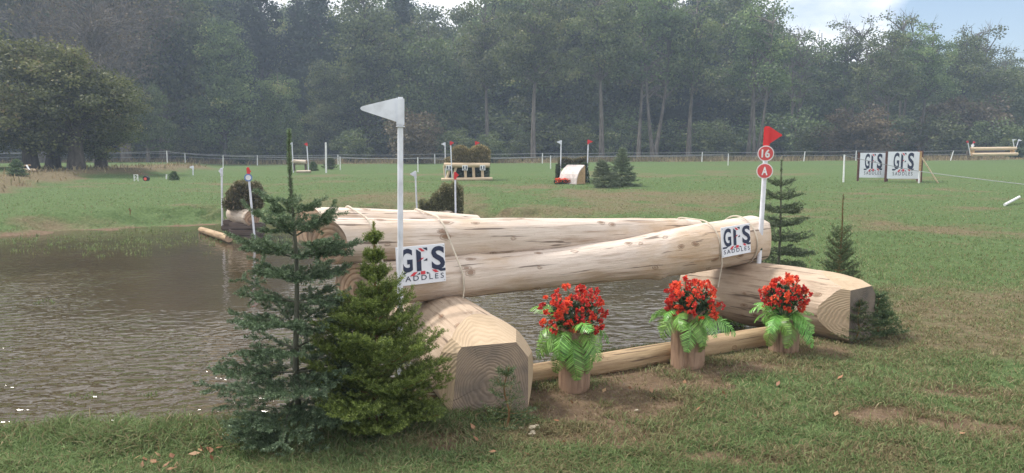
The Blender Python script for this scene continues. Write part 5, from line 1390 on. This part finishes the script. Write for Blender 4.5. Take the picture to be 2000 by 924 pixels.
front = [
 ('broad', -60, 66, -240, 'broad tree at the far left edge of the wood beyond the oaks'),
 ('bare', 90, 62, -190, 'grey half-bare tree with spreading twigs rising above the left oaks'),
 ('bare', 255, 64, -110, 'brownish twiggy tree leaning out of the wood right of the oaks'),
 ('bare', 195, 54, -40, 'tall grey twiggy tree directly behind the oak clump'),
 ('broad', 330, 70, -120, 'broad green tree behind the brownish twiggy tree'),
 ('broad2', 445, 66, 45, 'rounded dense green tree left of the fir top'),
 ('broad', 550, 67, 130, 'low rounded green tree directly behind the fir top'),
 ('conifer', 520, 80, -90, 'dark pointed conifer rising behind the rounded green tree'),
 ('conifer', 628, 82, -70, 'dark pointed conifer left of the tall white flag'),
 ('broad2', 640, 74, 120, 'shady green tree between the fir top and the tall white flag'),
 ('broad2', 720, 76, -20, 'green tree directly above the tall white flag'),
 ('conifer', 790, 84, -40, 'narrow conifer behind the gap of sky at the centre'),
 ('broad', 840, 75, 40, 'brown-green tree behind the brown bush'),
 ('ash', 950, 74, -10, 'pale green tree right of the central gap of sky'),
 ('ash', 1040, 68, -40, 'thick-trunked tall tree right of the scooped brush fence'),
 ('broad2', 1085, 82, -60, 'tall leafy tree behind the ramp jump'),
 ('ash', 1172, 70, -50, 'tall straight-trunked tree right of the ramp jump'),
 ('ash2', 1262, 72, -30, 'forked grey-trunked tree above the lone fir'),
 ('ash', 1345, 72, -20, 'tall tree with twin straight trunks, left of the red flag'),
 ('ash2', 1470, 69, 0, 'pale multi-stemmed tree just left of the red flag'),
 ('sparse', 1540, 76, 45, 'thin half-bare tree against the sky right of the red flag'),
 ('broad', 1590, 80, 52, 'dense mid-height tree right of the half-bare tree'),
 ('sparse', 1655, 78, 28, 'slim leafy-topped tree left of the two banners'),
 ('ash2', 1715, 72, 62, 'slender pale-trunked tree above the left banner'),
 ('sparse', 1745, 80, 12, 'highest airy-crowned tree above the right banner'),
 ('ash', 1792, 73, 42, 'twin-trunked tree directly behind the right banner'),
 ('broad2', 1870, 78, 70, 'dense tree between the banners and the rail jump'),
 ('sparse', 1890, 84, 38, 'airy tree with fanned twigs against the blue patch'),
 ('broad', 1945, 76, 110, 'dark tree behind the far rail jump'),
 ('sparse', 2020, 80, 75, 'airy tree at the right edge of the picture'),
 ('broad2', 2110, 78, 90, 'dense tree past the right edge, its side just in view'),
]
for i, (k_, px, D, top, lab) in enumerate(front):
    plant(k_, px, D, top, r.random() * 6.28 if k_ not in ('bare',) else 0.4 + i, lab, EDGE)
shr = [('brown', 805, 63, 208, 'wide brown-leaved bush right of the tall white flag pole'), ('bush', 955, 64, 262, 'pale green shrub behind the scooped brush fence'), ('bush', 890, 65, 255, 'shrub between the brown bush and the pale shrub'),
       ('bush', 690, 66, 255, 'green bush left of the tall white flag pole'), ('bush', 1020, 70, 260, 'small bush at the foot of the thick-trunked tree'), ('brown', 1670, 66, 200, 'wide dull brown-green bush left of the two banners'),
       ('bush', 1600, 70, 245, 'dark bush between the red flag and the two banners'), ('bush', 1560, 76, 215, 'round shadowed bush further back right of the red flag'), ('bush', 1830, 70, 225, 'dark bush between the right banner and the rail jump'), ('bush', 1925, 68, 235, 'rounded bush right behind the far rail jump'),
       ('bush', 1130, 74, 245, 'shaded bush behind the ramp jump'), ('bush', 1230, 76, 240, 'shaded bush behind the lone fir'), ('bush', 1400, 76, 238, 'shaded bush left of the red flag'), ('bush', 480, 64, 268, 'low bush behind the red edge-on flag'), ('bush', 380, 66, 262, 'low bush behind the tiny white flag'),
       ('bush', 560, 66, 262, 'low bush behind the far white log'), ('brown', 1880, 72, 180, 'brown-tinted bush tall behind the rail jump'), ('bush', 2010, 68, 240, 'bush at the right edge of the wood')]
for i, (k_, px, D, top, lab) in enumerate(shr):
    plant(k_, px, D, top, r.random() * 6.28, lab, 'bushes at the foot of the wood', 1.15)
# trees within the wood: no one of them can be told from its neighbour
kinds = ['broad', 'broad2', 'conifer', 'broad2', 'broad']
topline = lambda px: float(np.interp(px, [-400, 0, 380, 440, 500, 545, 640, 700, 770, 830, 900, 960, 1050, 1450, 1500, 1560, 1650, 1700, 1800, 1900, 2000, 2300], [-260, -240, -150, 0, -50, 10, -20, 20, -30, 0, 45, -50, -60, -40, 60, 90, 90, 90, 80, 90, 125, 120]))
n_in = 0
for D, step in ((86, 88), (94, 84), (104, 78), (116, 74)):
    px = -330 + r.random() * 40
    while px < 2330:
        t = topline(px) + r.uniform(0, 40)
        plant(kinds[int(r.integers(0, 5))], px, D + r.uniform(-3, 3), t, r.random() * 6.28, 'shadowed tree inside the wood behind the edge trees', 'trees deep inside the wood', 1.15)
        px += step * (0.75 + 0.5 * r.random()); n_in += 1
for D, step in ((80, 70), (90, 75)):
    px = -300 + r.random() * 40
    while px < 2300:
        plant('bush', px, D + r.uniform(-2, 2), r.uniform(205, 255), r.random() * 6.28, 'dark bush growing under the trees inside the wood', 'bushes deep inside the wood', 1.5)
        px += step * (0.75 + 0.5 * r.random())
oaks = [('oak', 70, 35, 70, 'oak with the leftmost trunk of the clump on the verge', 1.25), ('oak2', 108, 37, 135, 'oak whose trunk stands second from the left on the verge', 1.25), ('oak2', 158, 34, 95, 'oak with the dark forked trunk nearest the field', 1.25),
        ('oak', 205, 37, 150, 'rightmost oak of the verge clump, branches reaching right', 1.35), ('oak', -60, 38, 30, 'oak at the very left edge of the picture', 1.1)]
for i, (k_, px, D, top, lab, sx) in enumerate(oaks):
    plant(k_, px, D, top, i * 1.7 + 0.5, lab, 'oaks on the left verge', sx)
g = (292 - CX) * 52 / F_PX
tk = MB(); tk.tube([(0, 0, -.3), (0, 0, 0.4), (-0.05, 0, 1.5), (-0.2, 0, 4), (-.4, 0, 8)], [0.62, 0.46, 0.40, 0.34, 0.2], 14, 0, True, 0.05)
plant('broad', 292, 56, 150, 1.0, 'broad tree with a thick grey trunk right of the oak clump', EDGE)
for k_, o in PR.items():
    for c in list(o.children): bpy.data.objects.remove(c)
    bpy.data.objects.remove(o)

# ------------------------------------------------------------------ haze
if HAZE > 0:
    mb = MB(); mb.box((0, 145, 14.5), (660, 330, 35)); 
    hm, ns, ls, out = newmat('haze_air'); pv = N(ns, 'ShaderNodeVolumePrincipled')
    pv.inputs['Density'].default_value = HAZE; pv.inputs['Color'].default_value = (0.62, 0.75, 0.97, 1); pv.inputs['Anisotropy'].default_value = 0.25
    ls.new(pv.outputs[0], out.inputs['Volume'])
    o = mb.build('haze', hm); tag(o, 'pale bluish haze hanging in the air over the field', 'haze', kind='stuff')
